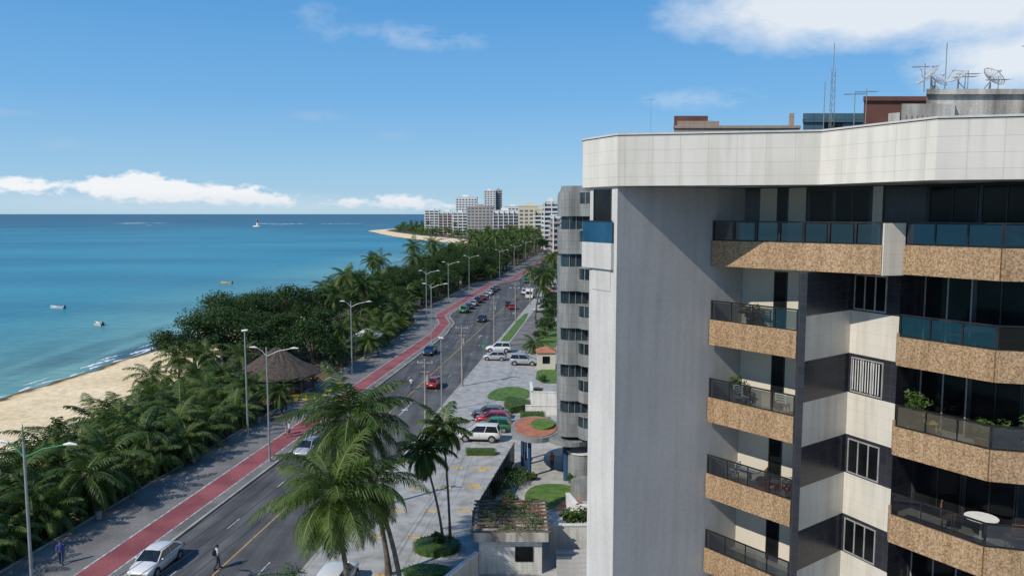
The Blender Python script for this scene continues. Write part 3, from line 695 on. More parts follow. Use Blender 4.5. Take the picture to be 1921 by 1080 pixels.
def railing(mb,p,q,z0,z1,nb,gm=1):
    mb.seg(p,q,z1-.05,z1,.06,0,.0);mb.seg(p,q,z0,z0+.04,.05,0,-.005)
    for i in range(nb+1):
        a=min(max(i/nb-.006,0),.985);mb.seg(p,q,z0,z1-.05,.045,0,-.004,a,a+.013)
    d=(Vector(q)-Vector(p));n_=Vector((d.y,-d.x)).normalized()*-.028
    for i in range(nb):
        a=Vector(p)+d*(i/nb+.012)+n_;b_=Vector(p)+d*((i+1)/nb-.012)+n_
        mb.wall(a,b_,z0+.05,z1-.07,gm)
def win(p,q,a,b_,z0,z1,nb,par=None,frame=B_alu,off=.03,fw=.05,pane=B_dglass,name='window'):
    fr=M();gl=M();L=(Vector(q)-Vector(p)).length;f=fw/L
    fr.seg(p,q,z0,z0+fw,.06,0,off,a,b_);fr.seg(p,q,z1-fw,z1,.06,0,off,a,b_)
    for i in range(nb+1):
        t=a+(b_-a-f)*i/nb;fr.seg(p,q,z0+fw,z1-fw,.06,0,off,t,t+f)
    gl.seg(p,q,z0+fw,z1-fw,.02,0,off-.02,a+f,b_-f)
    o=bo(fr,name,[frame]);g=ob(gl,'pane',[pane]);g.parent=o;return o
def balcony(slab,fronts,zt,rails,label=None):
    mb=M()
    mb.prism(slab,zt-.93,zt-.36,1,2)
    for p,q in fronts: mb.seg(p,q,zt-.97,zt,.14,0,.06)
    o=bo(mb,'balcony',[B_tan,B_ceil,B_floor])
    if label:o['label']=label
    r=M()
    for p,q,nb,gm in rails: railing(r,p,q,zt,zt+.76,nb,gm)
    ro=ob(r,'railing',[B_rail,B_smoke,B_blue]);ro.parent=o
    return o
SA=[A1,A2,AB,K2]
for i in range(7):
    zt=22.98-3.06*i
    if i==0:
        T2=(12.15,25.2)
        balcony([A1,T2,B1,Dd,EE,K2],[(A1,T2)],zt,[(A1,T2,7,1)],'wide top floor balcony with smoked glass railing')
        m_=M();m_.seg(T2,B1,zt-1.0,zt+.72,.3,0,.06);bo(m_,'pier',[B_tile2])
    else:
        balcony(SA,[(A1,A2)],zt,[(A1,A2,4,1)])
        fz=zt-.36
        win(K2,AB,.40,.56,fz+.02,fz+2.25,1,frame=B_rail,name='door')
        win(K2,AB,.80,.99,fz+.02,fz+2.3,1,frame=B_rail,name='door')
    balcony([B1,B2,B3,(18.5,23.6),FF,EE,Dd],[(Dd,B1),(B1,B2),(B2,B3)],zt,[(B1,B2,3,2 if i<2 else 1),(B2,B3,3,2 if i<1 else 1)])
    fz=zt-.36
    win(EE,FF,.04,.5,fz+.02,fz+2.35,2,name='sliding_door',frame=B_rail if i in(0,3) else B_alu);win(EE,FF,.53,.98,fz+.02,fz+2.35,2,name='sliding_door',frame=B_rail)
    win(FF,GG,.03,.4,fz+.02,fz+2.35,3,name='sliding_door',frame=B_rail)
    zt2=21.95-3.06*i
    if zt2>2:
        o=win(Cc,Dd,.06,.74,zt2-1.42,zt2-.12,3)
        if i in(1,):
            b_=M()
            for k_ in range(11): t=.10+.60*k_/11;b_.seg(Cc,Dd,zt2-1.33,zt2-.2,.008,0,.028,t,t+.02)
            g_=ob(b_,'blind',[M_dish]);g_.parent=o
win(K2,EE,.385,.52,22.65,24.9,1,frame=B_rail,name='sliding_door');win(K2,EE,.53,.72,22.65,24.9,2,frame=B_rail,name='sliding_door')
win(K2,EE,.205,.265,22.65,24.9,1,frame=B_rail,name='door')
mb=M();e0=(2.66,29.25);e1=(3.55,27.5)
mb.seg(e0,e1,22.0,22.95,.5,0,.0);mb.seg(e0,e1,21.2,22.0,.3,0,-.1,.3,.9)
o=bo(mb,'corner_balcony',[B_fin]);r=M();r.seg(e0,e1,22.95,23.72,.03,2,-.02);r.seg(e0,e1,23.72,23.76,.05,0,.0)
ro=ob(r,'railing',[B_rail,B_smoke,nmat('blue_glass_panel',(.01,.05,.10),(.02,.08,.15),1,.08,spec=.5)]);ro.parent=o
win(K0,K1,.15,.8,23.0,24.9,1,frame=B_rail,name='window')
def simple_bld(name,loc,label,cat,build,mats,group=None):
    mb=M();build(mb);o=ob(mb,name,mats);o.location=loc;return meta(o,label,cat,group)
rt=root('water_tank_house',(15,30,25.3),'rain stained concrete water tank block on the roof','rooftop tank')
mb=M();mb.prism([(1.1,.4),(12,.4),(14,5),(3.8,5)],0,3.3,0);mb.prism([(1.0,.25),(12.1,.25),(14.1,5.1),(3.7,5.1)],3.3,3.5,0);mb.prism([(-.05,0),(2.0,0),(3.2,2.0),(1.2,2.0)],0,2.9,0);mb.prism([(-.3,.5),(0,.2),(1.4,2.2),(.9,2.2)],0,2.6,0);mb.box(5.5,-.8,0,7,.35,3.4)
for i in range(5): mb.box(.05+i*.2,-.06,.3,.12+i*.2,0,2.5)
ob(mb,'wall',[B_conc],rt)
simple_bld('roof_vent_block',(12.2,29.5,25.3),'low stained concrete box on the flat roof','roof box',lambda m:(m.prism([(0,0),(1.6,0),(2.1,1.0),(.6,1.0)],0,1.75),m.prism([(1.7,.3),(3.1,.3),(3.5,1.2),(2.3,1.2)],0,1.95)),[B_conc])
simple_bld('roof_vent',(3.9,29.5,25.3),'small white domed roof vent','vent',lambda m:(m.tube([(0,0,0),(0,0,1.5)],.12,8),m.ball((0,0,1.58),.2,0,10,6,(1.3,1,.4))),[M_dish])
def dish(x,y,z,s,rz,tilt,label):
    r=root('satellite_dish',(x,y,z),label,'satellite dish','satellite dishes on the roof',rz);mb=M();vs=[];fs=[];nr=5;na=20
    for j in range(nr+1):
        q=.12+.88*j/nr
        for i in range(na):
            a=2*pi*i/na;vs.append((q*s*math.cos(a),-.28*s*q*q,q*s*math.sin(a)))
    for j in range(nr+1):
        for i in range(na):
            mb.tube([vs[j*na+i],vs[j*na+(i+1)%na]],.008 if j<nr else .016,3,0,True,False)
    for i in range(0,na):
        for j in range(nr): mb.tube([vs[j*na+i],vs[(j+1)*na+i]],.007,3,0,True,False)
    for i in range(0,na,5):
        a=2*pi*i/na;mb.tube([(s*math.cos(a),-.28*s,s*math.sin(a)),(0,-.9*s,0)],.012,4)
    mb.tube([(0,-.85*s,0),(0,-1.0*s,0)],.06,8)
    o=ob(mb,'reflector',[M_dish],r);o.rotation_euler=(-tilt,0,0);o.location=(0,0,.5)
    p=M();p.tube([(0,.05,0),(0,.05,.5)],.03,6);p.tube([(-.25,.25,0),(0,.05,.4)],.02,5);p.tube([(.25,.25,0),(0,.05,.4)],.02,5);ob(p,'mount',[M_mesh],r)
dish(16.3,30.6,28.8,.5,-1.7,.8,'white mesh satellite dish seen edge on');dish(17.6,31,28.8,.42,-1.3,1.,'small mesh satellite dish pointing up');dish(17.1,31.6,28.8,.38,1.2,.9,'small mesh satellite dish turned away');dish(18.9,30.9,28.8,.45,1.5,.8,'grey mesh satellite dish on the tank roof')
def mast(x,y,z,h,label,yagi=True,lattice=False):
    r=root('antenna_mast',(x,y,z),label,'antenna','antenna masts on the roof');mb=M()
    if lattice:
        for i in range(3):
            a=i*2.094;mb.tube([(.14*math.cos(a),.14*math.sin(a),0),(.08*math.cos(a),.08*math.sin(a),h-1)],.012,4)
        mb.tube([(0,0,h-1),(0,0,h)],.015,4);z_=0
        while z_<h-1.3:
            for i in range(3):
                a=i*2.094;b_=(i+1)*2.094;f=1-.4*z_/h
                mb.tube([(.14*f*math.cos(a),.14*f*math.sin(a),z_),(.14*f*math.cos(b_),.14*f*math.sin(b_),z_+.3)],.007,3)
            z_+=.3
    else: mb.tube([(0,0,0),(0,0,h)],.018,5)
    ob(mb,'mast',[M_mesh],r)
    if yagi:
        y_=M();y_.tube([(-.5,0,h-.15),(.5,.1,h-.1)],.012,4)
        for i in range(8):
            L=.16+.02*i;xx=-.45+i*.125;y_.tube([(xx,-L,h-.14),(xx,L,h-.1)],.007,3)
        ob(y_,'aerial',[M_mesh],r)
mast(13.1,32,25.3,5.6,'tall lattice antenna mast on the roof',False,True);mast(12.9,32.3,25.3,4.1,'thin antenna pole beside the lattice mast',False)
mast(17.4,31.5,28.8,2.,'slim antenna pole on the tank house',False);mast(16.3,31,28.8,1.1,'aerial on a short pole on the tank house')
mast(18.2,31.5,28.8,.8,'television aerial on the tank roof');mast(18.6,32,28.8,1.,'television aerial on the tank roof');mast(20.6,31,28.8,1.9,'bent aerial at the tank roof edge');mast(14.9,34,25.3,4.,'television aerial above the roof');mast(15.4,34,25.3,4.1,'television aerial above the roof');mast(19.6,31.6,28.8,.7,'television aerial on the tank roof')
def blk(x0,y0,w_,dp,h,mats,label,sk,extra=None):
    def f(m):
        m.prism([(0,0),(w_,0),(w_+sk,dp),(sk,dp)],0,h,0)
        m.prism([(-.12,-.15),(w_+.1,-.15),(w_+sk,dp+.1),(sk-.1,dp+.1)],h,h+.25,0)
        for i in range(int(h/3)):
            for j in range(int(w_/3)):
                m.box(j*3+.8,-.05,i*3+1.,j*3+2.2,-.0,i*3+2.2,1)
        if extra: extra(m)
    return simple_bld('apartment_block',(x0,y0,0),label,'building',f,mats)
blk(15.8,76,12.2,14,32.3,[B_beige,B_dglass,B_brown],'beige tiled block with brown rooftop room',4,lambda m:(m.prism([(0,.1),(3.3,.1),(3.7,2),(.6,2)],32.56,33.5,2),m.prism([(.3,.05),(4.4,.05),(5,3),(1,3)],32.553,33.0,0),m.box(12,2,0,12.4,2.4,34,0)))
blk(22.4,60,8.6,10,31.0,[B_teal,B_dglass],'blue grey tiled block with flat roof',4.4,lambda m:(m.prism([(0,.1),(6.6,.1),(8,4),(1.8,4)],31.26,31.7,0),m.box(1.6,-.05,30.6,3,-.02,31,1)))
blk(20.7,46,12,9,30.6,[B_brown,B_dglass],'dark brown block rising behind the roof',4.8)
mast(16,90,25,12.2,'distant thin antenna above a beige block',True)
def table(x,y,z,label='white round table on a balcony',r=.42,mt=None):
    t=root('round_table',(x,y,z),label,'table','balcony tables');a=M();a.tube([(0,0,.7),(0,0,.74)],r,20);ob(a,'table_top',[mt or M_plasw],t)
    b_=M();b_.tube([(0,0,0),(0,0,.7)],.04,8);b_.tube([(0,0,0),(0,0,.03)],.22,12);ob(b_,'leg',[mt or M_plasw],t)
def chair(x,y,z,rz,mt,label,group='balcony chairs'):
    t=root('chair',(x,y,z),label,'chair',group,rz);a=M();a.box(-.23,-.22,.42,.23,.22,.46);ob(a,'seat',[mt],t)
    b_=M();b_.box(-.22,.2,.46,-.17,.25,.9);b_.box(.17,.2,.46,.22,.25,.9)
    for i in range(4): b_.box(-.17,.21,.55+i*.1,.17,.24,.6+i*.1)
    ob(b_,'backrest',[mt],t)
    for sx_ in(-.2,.2):
        for sy in(-.19,.19):
            l=M();l.tube([(sx_,sy,0),(sx_*.9,sy*.9,.42)],.02,5);ob(l,'leg',[mt],t)
f1=19.92-.36;f2=f1-3.06;f3=f2-3.06
wk=nmat('wicker_brown',(.10,.05,.03),(.18,.10,.05),5,.7)
chair(8.9,29.2,f2,.4,M_plasw,'white metal chair on a balcony');chair(10.1,28.1,f2,2.5,M_plasw,'white metal chair on a balcony')
table(9.2,28.9,f3);chair(9.9,28.4,f3,1.,wk,'brown wicker chair on a balcony');chair(8.7,29.5,f3,4.,M_plasw,'white chair beside a round table')
table(9.,29.1,f1,'small dark table with flowers on a balcony',.35,wk);chair(9.7,28.5,f1,2.,wk,'brown wicker chair on a balcony')
table(15.,24.6,f1,'round table with a fruit bowl on a balcony',.5,wk);chair(14.6,25.3,f1,.3,wk,'brown wicker chair on a balcony')
table(15.3,24.2,f3,'white oval table on a dark balcony',.5);chair(14.7,25.,f3,1.,wk,'brown wicker chair on a balcony');chair(15.9,23.4,f3,3.,wk,'brown wicker chair on a balcony')
chair(14.2,25.6,f2,1.4,M_plasy,'yellow and white chair beside balcony plants')
def pot(x,y,z,h,mat,label,pal=False):
    r=root('potted_plant',(x,y,z),label,'potted plant','potted plants on balconies');a=M();a.tube([(0,0,0),(0,0,.35)],[.14,.2],12);ob(a,'pot',[M_terra],r)
    rng=random.Random(int(x*91+z*13));b_=M()
    for i in range(5): leafy(b_,(rng.uniform(-.2,.2),rng.uniform(-.2,.2),.35+h*rng.uniform(.2,.8)),.32,60,.15,rng)
    for i in range(5): b_.tube([(0,0,.3),(rng.uniform(-.2,.2),rng.uniform(-.2,.2),.3+h*.7)],.012,4)
    ob(b_,'foliage',[mat],r)
for x,y,h in ((16.,22.9,1.1),(16.6,22.7,1.3),(15.4,22.9,.7),(17.1,22.6,1.),(13.7,25.5,.9),(15.1,23.2,1.),(15.0,24.0,.9)): pot(x,y,f2,h,L_palm if int(x*10)%2 else L_hedge,'leafy potted plant behind a balcony railing')
pot(13.9,25.9,f2,1.6,L_hedge,'tall potted plant with red flowers on a balcony');pot(9.3,29.6,f1,.6,L_hedge,'small potted plant on a balcony');pot(10.3,27.6,f3,.5,L_hedge,'small potted plant on a balcony');pot(9.0,29.9,f2,.8,L_hedge,'potted plant on a balcony')
# ------------------------------------------------------------------ grey rounded tower
tw=root('grey_tower',(8,70,0),'grey stone tower with rounded corner and curved glass balconies','building')
def rounded(x0,y0,x1,y1,r,n=8):
    pts=[]
    for k_ in range(n+1):
        a=pi+ (pi/2)*k_/n;pts.append((x0+r+r*math.cos(a),y0+r+r*math.sin(a)))
    return pts+[(x1,y0),(x1,y1),(x0+.9,y1)]
fpS=rounded(4.05,66,16,84,1.0);fpG=rounded(4.3,66.3,15.9,83.9,.9)
stone=M();glass=M()
for i in range(7):
    zt=25.9-3.22*i
    stone.prism(fpS,zt-2.1,zt,0)
    if i<6: glass.prism(fpG,zt-3.22,zt-2.1,0,caps=False)
    b_=M();bp=[(7.15+1.35*math.cos(a),66+1.25*math.sin(a)) for a in [pi+pi*k_/12 for k_ in range(13)]]
    b_.prism(bp,zt-2.1,zt-1.05,0);b_.prism(bp,zt-1.05,zt-.1,1);b_.prism([(7.15+(x-7.15)*1.04,66+(y-66)*1.04) for x,y in bp],zt-.1,zt+.02,0)
    for k_ in (3,6,9): b_.tube([(bp[k_][0],bp[k_][1]-.02,zt-1.05),(bp[k_][0],bp[k_][1]-.02,zt-.1)],.035,4,2)
    o=ob(b_,'curved_balcony',[G_stone,G_glass,B_alu],tw,local=False)
for i in range(6):
    zt=25.9-3.22*i-2.1
    for k_ in range(6):
        glass.box(4.95+k_*.55,66.24,zt-1.12,4.99+k_*.55,66.3,zt,1)
stone.prism(fpG,25.9,26.4,0)
ob(stone,'wall',[G_stone],tw,local=False);ob(glass,'window_band',[G_glass,B_alu],tw,local=False)
mb=M();mb.box(6,68,0,15,84,4.1);ob(mb,'ground_floor',[M_white],tw,local=False)
for x,y in ((4.9,67.3),(5.0,70),(7,67)):
    c_=M();c_.tube([(x,y,0),(x,y,4.2)],.28,14);ob(c_,'column',[M_bluecol],tw,local=False)
cn_=root('entrance_canopy',(2.2,70.5,0),'oval entrance canopy with terracotta top on blue columns','canopy')
mb=M();mb.prism(circ(0,0,2.3,3.8,28),3.7,4.15,0,0);mb.prism(circ(3.,-2,2.2,3,20),3.72,4.1,0);ob(mb,'slab',[G_stone],cn_)
mb=M();mb.prism(circ(0,0,2.0,3.4,28),4.155,4.2,0);ob(mb,'terracotta_top',[M_terra],cn_)
mb=M();mb.prism(circ(.7,.3,1.1,1.7,20),4.21,4.4,0);ob(mb,'roof_lawn',[A_grass],cn_)
for x,y in ((-1.2,.8),(-.6,-2.2),(-.9,2.6)):
    c_=M();c_.tube([(x,y,0.1),(x,y,3.7)],.17,12);ob(c_,'column',[M_bluecol],cn_)
fe=root('steel_fence',(-1.,62,0.1),'dark steel and glass fence beside the forecourt','fence')
mb=M();g=M();f0=Vector((.2,72));f1_=Vector((-2.9,55))
for i in range(18):
    p=f0.lerp(f1_,i/17);mb.box(p.x-.04,p.y-.04,.1,p.x+.04,p.y+.04,2.2)
mb.seg(f0,f1_,2.1,2.18,.06);mb.seg(f0,f1_,.2,.3,.06);g.seg(f0,f1_,.3,2.1,.02,0,-.02)
ob(mb,'frame',[B_rail],fe,local=False);ob(g,'pane',[B_smoke],fe,local=False)
gh=root('gatehouse',(-1,50.5,0),'white brick gatehouse with planted pergola roof','gatehouse')
mb=M();mb.box(-2.2,49.2,0,2.0,54.2,2.5,0);ob(mb,'wall',[M_brickw],gh,local=False)
mb=M();mb.box(-2.6,48.8,2.5,2.4,54.6,2.7,0)
for a in ((-2.6,48.8,2.4,49.0),(-2.6,54.4,2.4,54.6),(-2.6,49,-2.4,54.4),(2.2,49,2.4,54.4)): mb.box(a[0],a[1],2.7,a[2],a[3],3.1)
for i in range(9): mb.box(-2.75,48.9+i*.68,3.1,2.55,49.0+i*.68,3.2,1)
ob(mb,'planter_roof',[B_conc,W_wood],gh,local=False)
mb=M();rng=random.Random(3)
for i in range(80): leafy(mb,(rng.uniform(-2.3,2.1),rng.uniform(49.0,54.4),3.+rng.uniform(-.1,.4)),.45,40,.16,rng,1 if rng.random()<.05 else 0,.5)
ob(mb,'planting',[L_hedge,L_flower],gh,local=False)
mb=M();mb.box(-2.26,51,.1,-2.21,52,2.1);ob(mb,'door',[W_wood],gh,local=False)
mb=M();mb.box(.2,49.14,1,1.4,49.19,2);ob(mb,'window',[B_dglass],gh,local=False)
def wallobj(segs,h,th,mat,label,name='boundary_wall',z=0):
    x,y=segs[0];m=M()
    for p,q in zip(segs,segs[1:]): m.seg((p[0]-x,p[1]-y),(q[0]-x,q[1]-y),0,h,th,0);m.seg((p[0]-x,p[1]-y),(q[0]-x,q[1]-y),h,h+.08,th+.1,1,.05)
    o=ob(m,name,[mat,M_white]);o.location=(x,y,z);return meta(o,label,'wall','low walls beside the buildings')
wallobj([(2.6,52.6),(9,52.6)],2.0,.25,M_brickw,'low white brick planter wall');wallobj([(2.9,53.9),(9,54.1)],1.2,.25,M_brickw,'white brick wall behind the planter')
wallobj([(-2.4,49),(-4.4,45),(-5.2,40)],1.7,.2,M_brickw,'white brick boundary wall beside the pavement')
wallobj([(2.3,97.5),(2.3,92),(6.5,91.6)],2.4,.25,M_white,'white rendered garden wall');wallobj([(1.6,90),(6,89.8)],1.2,.25,M_white,'low white garden wall')
wallobj([(4.4,60.8),(5.,58.2),(7.5,57.6)],1.3,.25,M_white,'curved low white wall at the forecourt')
simple_bld('drum_planter',(6.3,63.5,.1),'round grey drum planter at the building corner','planter',lambda m:(m.prism(circ(0,0,1.3,1.3,20),0,1.3,1),m.prism(circ(0,3.6,1.3,1.3,20),0,2.8,1),m.prism(circ(0,3.6,1.4,1.4,20),2.8,2.9,2)),[M_bluecol,G_stone,M_white])
for i in range(6): simple_bld('entrance_step',(3.0,50.6-i*.42,.1),'pale stone step in front of the brick planter','step',lambda m:m.box(0,0,0,5.5,.4,.9-i*.15),[A_fore],'steps by the planter')
kk=root('guard_kiosk',(5.2,118,0.1),'small beige kiosk with terracotta roof in a garden','kiosk')
mb=M();mb.box(-1.3,-1.3,0,1.5,1.3,2.6);ob(mb,'wall',[B_cream],kk);mb=M();mb.box(-1.5,-1.5,2.6,1.7,1.5,2.75);mb.add([(-1.5,-1.5,2.75),(1.7,-1.5,2.75),(1.7,1.5,2.75),(-1.5,1.5,2.75),(.1,0,3.5)],[(0,1,4),(1,2,4),(2,3,4),(3,0,4)]);ob(mb,'roof',[M_terra],kk);mb=M();mb.box(-.5,-1.36,1.,.6,-1.31,2.1);ob(mb,'window',[B_dglass],kk)
# ------------------------------------------------------------------ thatched beach kiosk
tk=root('thatched_kiosk',(-31.5,101.5,0),'round dark thatched beach kiosk with open sides','kiosk')
mb=M();n=36;prof=[(5.6,2.7),(5.5,3.0),(3.6,4.1),(1.6,5.4),(.25,6.2)];vs=[];rng=random.Random(2)
for r_,z in prof:
    for i in range(n): 
        a=2*pi*i/n;q=r_+rng.uniform(-.12,.12);vs.append((q*math.cos(a),q*math.sin(a),z+rng.uniform(-.1,.1)))
fs=[(j*n+i,j*n+(i+1)%n,(j+1)*n+(i+1)%n,(j+1)*n+i) for j in range(len(prof)-1) for i in range(n)]
mb.add(vs,fs);mb.add(vs[-n:],[tuple(range(n))]);ob(mb,'roof',[W_thatch],tk)
for i in range(10):
    a=2*pi*i/10;c_=M();c_.tube([(4.9*math.cos(a),4.9*math.sin(a),0),(4.9*math.cos(a),4.9*math.sin(a),3.2)],.1,8);ob(c_,'post',[W_wood],tk)
mb=M();mb.prism(circ(0,0,2.2,2.2,18),0,1.1,0);mb.prism(circ(0,0,2.4,2.4,18),1.1,1.18,1);ob(mb,'counter',[M_terra,W_wood],tk)
for i in range(20):
    a=R.uniform(-1.7,.4);d=R.uniform(5.6,8.4);x=-31.5+d*math.cos(a);y=101.5+d*math.sin(a)
    if i%3==0: table(x,y,.03,'yellow round table outside the beach kiosk',.4,M_plasy)
    else: chair(x,y,.03,R.uniform(0,6),M_plasy,'yellow plastic chair outside the beach kiosk','yellow kiosk chairs')
for x,y,c1 in ((-26,136,M_white),(-29,186,M_terra),(-26,200,M_terra),(-19,262,W_thatch)):
    r=root('promenade_kiosk',(x,y,0),'small promenade kiosk with a pitched roof among palms','kiosk','promenade kiosks');mb=M();mb.box(-1.8,-1.8,0,1.8,1.8,2.4);ob(mb,'wall',[B_cream],r)
    mb=M();mb.add([(-2.6,-2.6,2.4),(2.6,-2.6,2.4),(2.6,2.6,2.4),(-2.6,2.6,2.4),(0,0,3.7)],[(0,1,4),(1,2,4),(2,3,4),(3,0,4),(3,2,1,0)]);ob(mb,'roof',[c1],r)
# ------------------------------------------------------------------ street furniture
def lamp(a,s,h,double,label,green=False,rz=0):
    x,y=P(a,s);r=root('street_lamp',(x,y,.12),label,'street lamp','street lamps along the promenade',-.12+rz)
    m=M();m.tube([(0,0,0),(0,0,.3)],[.17,.15],10);m.tube([(0,0,.3),(0,0,h)],[.11,.065],10);ob(m,'pole',[M_steel],r)
    if double:
        for sg,L in ((1,2.4),(-1,.9)):
            a_=M();a_.tube([(0,0,h-.9),(sg*.5*L,0,h-.35),(sg*L,0,h-.1)],[.05,.045,.04],7);ob(a_,'arm',[M_lampgreen if green else M_steel],r)
            b_=M();b_.tube([(sg*L,0,h-.08),(sg*(L+.35),0,h-.02),(sg*(L+.8),0,h-.05)],[.05,.11,.05],8);ob(b_,'lamp_head',[M_dish],r)
        if green:
            a_=M();a_.tube([(0,0,h),(0,0,h+1.)],[.04,.02],6);ob(a_,'finial',[M_lampgreen],r)
    else:
        b_=M();b_.tube([(-.3,0,h),(.35,0,h+.08)],[.12,.12],8);ob(b_,'lamp_head',[M_dish],r)
lamp(3.0,42,11.4,True,'tall steel street lamp with green curved arms',True)
lamp(2.6,73.5,11.2,True,'tall steel street lamp with curved arms beside the cycle path')
lamp(-3.,80.5,11.6,False,'straight steel lamp post beside the palms')
for s in (114,144,176,208,240,280,320,365,410): lamp((2.5 if s in(144,) else -2.8)+sh(s)*.9,s,11.0,True,'steel street lamp with curved arms on the promenade')
poles=[]
def upole(a,s,h,label='concrete utility pole with crossarm and wires beside the avenue'):
    x,y=P(a,s);r=root('utility_pole',(x,y,.12),label,'utility pole','utility poles along the pavement',-.12)
    m=M();m.tube([(0,0,0),(0,0,h)],[.17,.10],8);ob(m,'pole',[M_concp],r)
    m=M();m.box(-.9,-.06,h-.5,.9,.06,h-.38);m.box(-.5,-.05,h-1.5,.5,.05,h-1.4)
    ob(m,'crossarm',[M_concp],r)
    for dx in(-.8,0,.8):
        i_=M();i_.tube([(dx,0,h-.38),(dx,0,h-.18)],.04,6);ob(i_,'insulator',[M_white],r)
    if s in(86,108,139):
        i_=M();i_.tube([(.3,0,h-2.6),(.3,0,h-1.8)],.22,10);ob(i_,'transformer',[M_concp],r)
    poles.append((x,y,h))
for s,h in ((30,9.),(62,8.5),(86,8),(108,8.6),(139,9.5),(172,9.),(205,9),(240,9),(280,9)): upole(15.1,s,h)
lamp(15.2,94,9.,False,'slim lamp post at the avenue kerb',rz=3.1)
for (x0,y0,h0),(x1,y1,h1) in zip(poles,poles[1:]):
    for dx,dz in ((-.8,-.2),(0,-.2),(.8,-.2),(-.2,-1.5),(.3,-1.7)):
        m=M();pts=[]
        for i in range(9):
            t=i/8;pts.append(((x1-x0)*t,(y1-y0)*t,(h1-h0)*t-1.0*4*t*(1-t)*.6))
        m.tube(pts,.016,3,cap=False);o=ob(m,'overhead_wire',[M_wire]);o.location=(x0+dx,y0,h0+dz+.12);meta(o,'black overhead cable strung between utility poles','cable','overhead wires')
for i,(x,y) in enumerate([(-10+ (k_%3)*2.7+ (k_//3)*.7,55+(k_//3)*5.2) for k_ in range(12)]+[(-3.4,66),(-3.,70),(-8.5,49),(-6.8,49.6)]):
    if (x+5)**2+(y-53)**2<5: continue
    o=simple_bld('parking_stop',(x,y,.125),'yellow painted concrete parking stop','parking stop',lambda m:m.add([(-.6,-.09,0),(.6,-.09,0),(.6,.09,0),(-.6,.09,0),(-.55,-.05,.1),(.55,-.05,.1),(.55,.05,.1),(-.55,.05,.1)],[(0,1,5,4),(1,2,6,5),(2,3,7,6),(3,0,4,7),(4,5,6,7)]),[A_yel],'yellow parking stops');o.rotation_euler=(0,0,-.12)
M_sgreen=nmat('green_sign_paint',(.02,.22,.09),(.03,.28,.12),2,.4)
for a,s,hh in ((3.0,96,2.6),(14.9,128,2.5)):
    x,y=P(a,s);r=root('street_sign',(x,y,.12),'small plain street sign on a thin steel post','sign','street signs',-.12)
    m=M();m.tube([(0,0,0),(0,0,hh)],.03,6);ob(m,'post',[M_steel],r);m=M();m.box(-.28,-.05,hh-.55,.28,-.03,hh);ob(m,'panel',[M_sgreen],r)
for i in range(5):
    x,y=P(-4.4,58+i*14);r=root('litter_bin',(x,y,.12),'small dark litter bin on the promenade edge','bin','litter bins on the promenade');m=M();m.tube([(0,0,.15),(0,0,.85)],[.2,.25],10);ob(m,'bin_body',[M_concp],r);m=M();m.tube([(0,0,.85),(0,0,.93)],[.27,.2],10);ob(m,'lid',[M_wire],r)
# ------------------------------------------------------------------ cars
T_tyre=nmat('tyre_rubber',(.012,.012,.012),(.025,.025,.025),4,.8);T_rim=nmat('alloy_rim',(.4,.4,.42),(.5,.5,.52),3,.3,metal=.7)
T_glass,_nt,_b=base('car_glass',.03,.6);_c,_,_=noisecol(_nt,(.008,.011,.014),(.02,.025,.03),2);_nt.links.new(_c,_b.inputs['Base Color'])
T_head=nmat('headlight_lens',(.6,.62,.65),(.75,.77,.8),3,.1);T_tail=nmat('tail_light_red',(.35,.01,.01),(.5,.02,.02),3,.2);T_trim=nmat('black_trim',(.015,.015,.015),(.03,.03,.03),3,.6)
PAINT={}
def paint(n,c):
    if n not in PAINT:
        m,nt_,b=base(n+'_car_paint',.25,.5,.15 if n not in('white',) else 0);b.inputs['Coat Weight'].default_value=.6;b.inputs['Coat Roughness'].default_value=.05
        cc_,_,_=noisecol(nt_,tuple(x*.9 for x in c),c,1.5);nt_.links.new(cc_,b.inputs['Base Color']);PAINT[n]=m
    return PAINT[n]
COLS={'white':(.64,.64,.63),'silver':(.40,.41,.42),'black':(.02,.02,.023),'red':(.38,.02,.025),'dark blue':(.015,.035,.09),'green':(.03,.20,.07),'grey':(.14,.145,.15),'beige':(.45,.4,.3)}
TYPES={'sedan':dict(b=[(-2.2,.46,.82,.70),(-2.1,.32,.97,.80),(-1.6,.24,1.0,.87),(0,.2,.97,.885),(1.0,.2,.95,.885),(1.65,.24,.87,.86),(2.08,.3,.74,.78),(2.2,.42,.60,.66)],g=(-1.75,1.15,-1.05,.35,.96,1.45)),
'hatch':dict(b=[(-1.95,.46,.85,.72),(-1.88,.32,.98,.80),(-1.4,.24,1.0,.85),(0,.2,.98,.86),(.9,.2,.96,.86),(1.45,.24,.90,.84),(1.85,.3,.76,.76),(1.95,.42,.62,.66)],g=(-1.86,1.05,-1.45,.25,.97,1.50)),
'suv':dict(b=[(-2.25,.55,1.0,.80),(-2.18,.42,1.12,.87),(-1.6,.34,1.13,.92),(0,.3,1.11,.93),(1.0,.3,1.10,.93),(1.7,.34,1.03,.9),(2.12,.42,.88,.84),(2.25,.55,.72,.74)],g=(-2.14,1.05,-1.85,.3,1.10,1.78))}
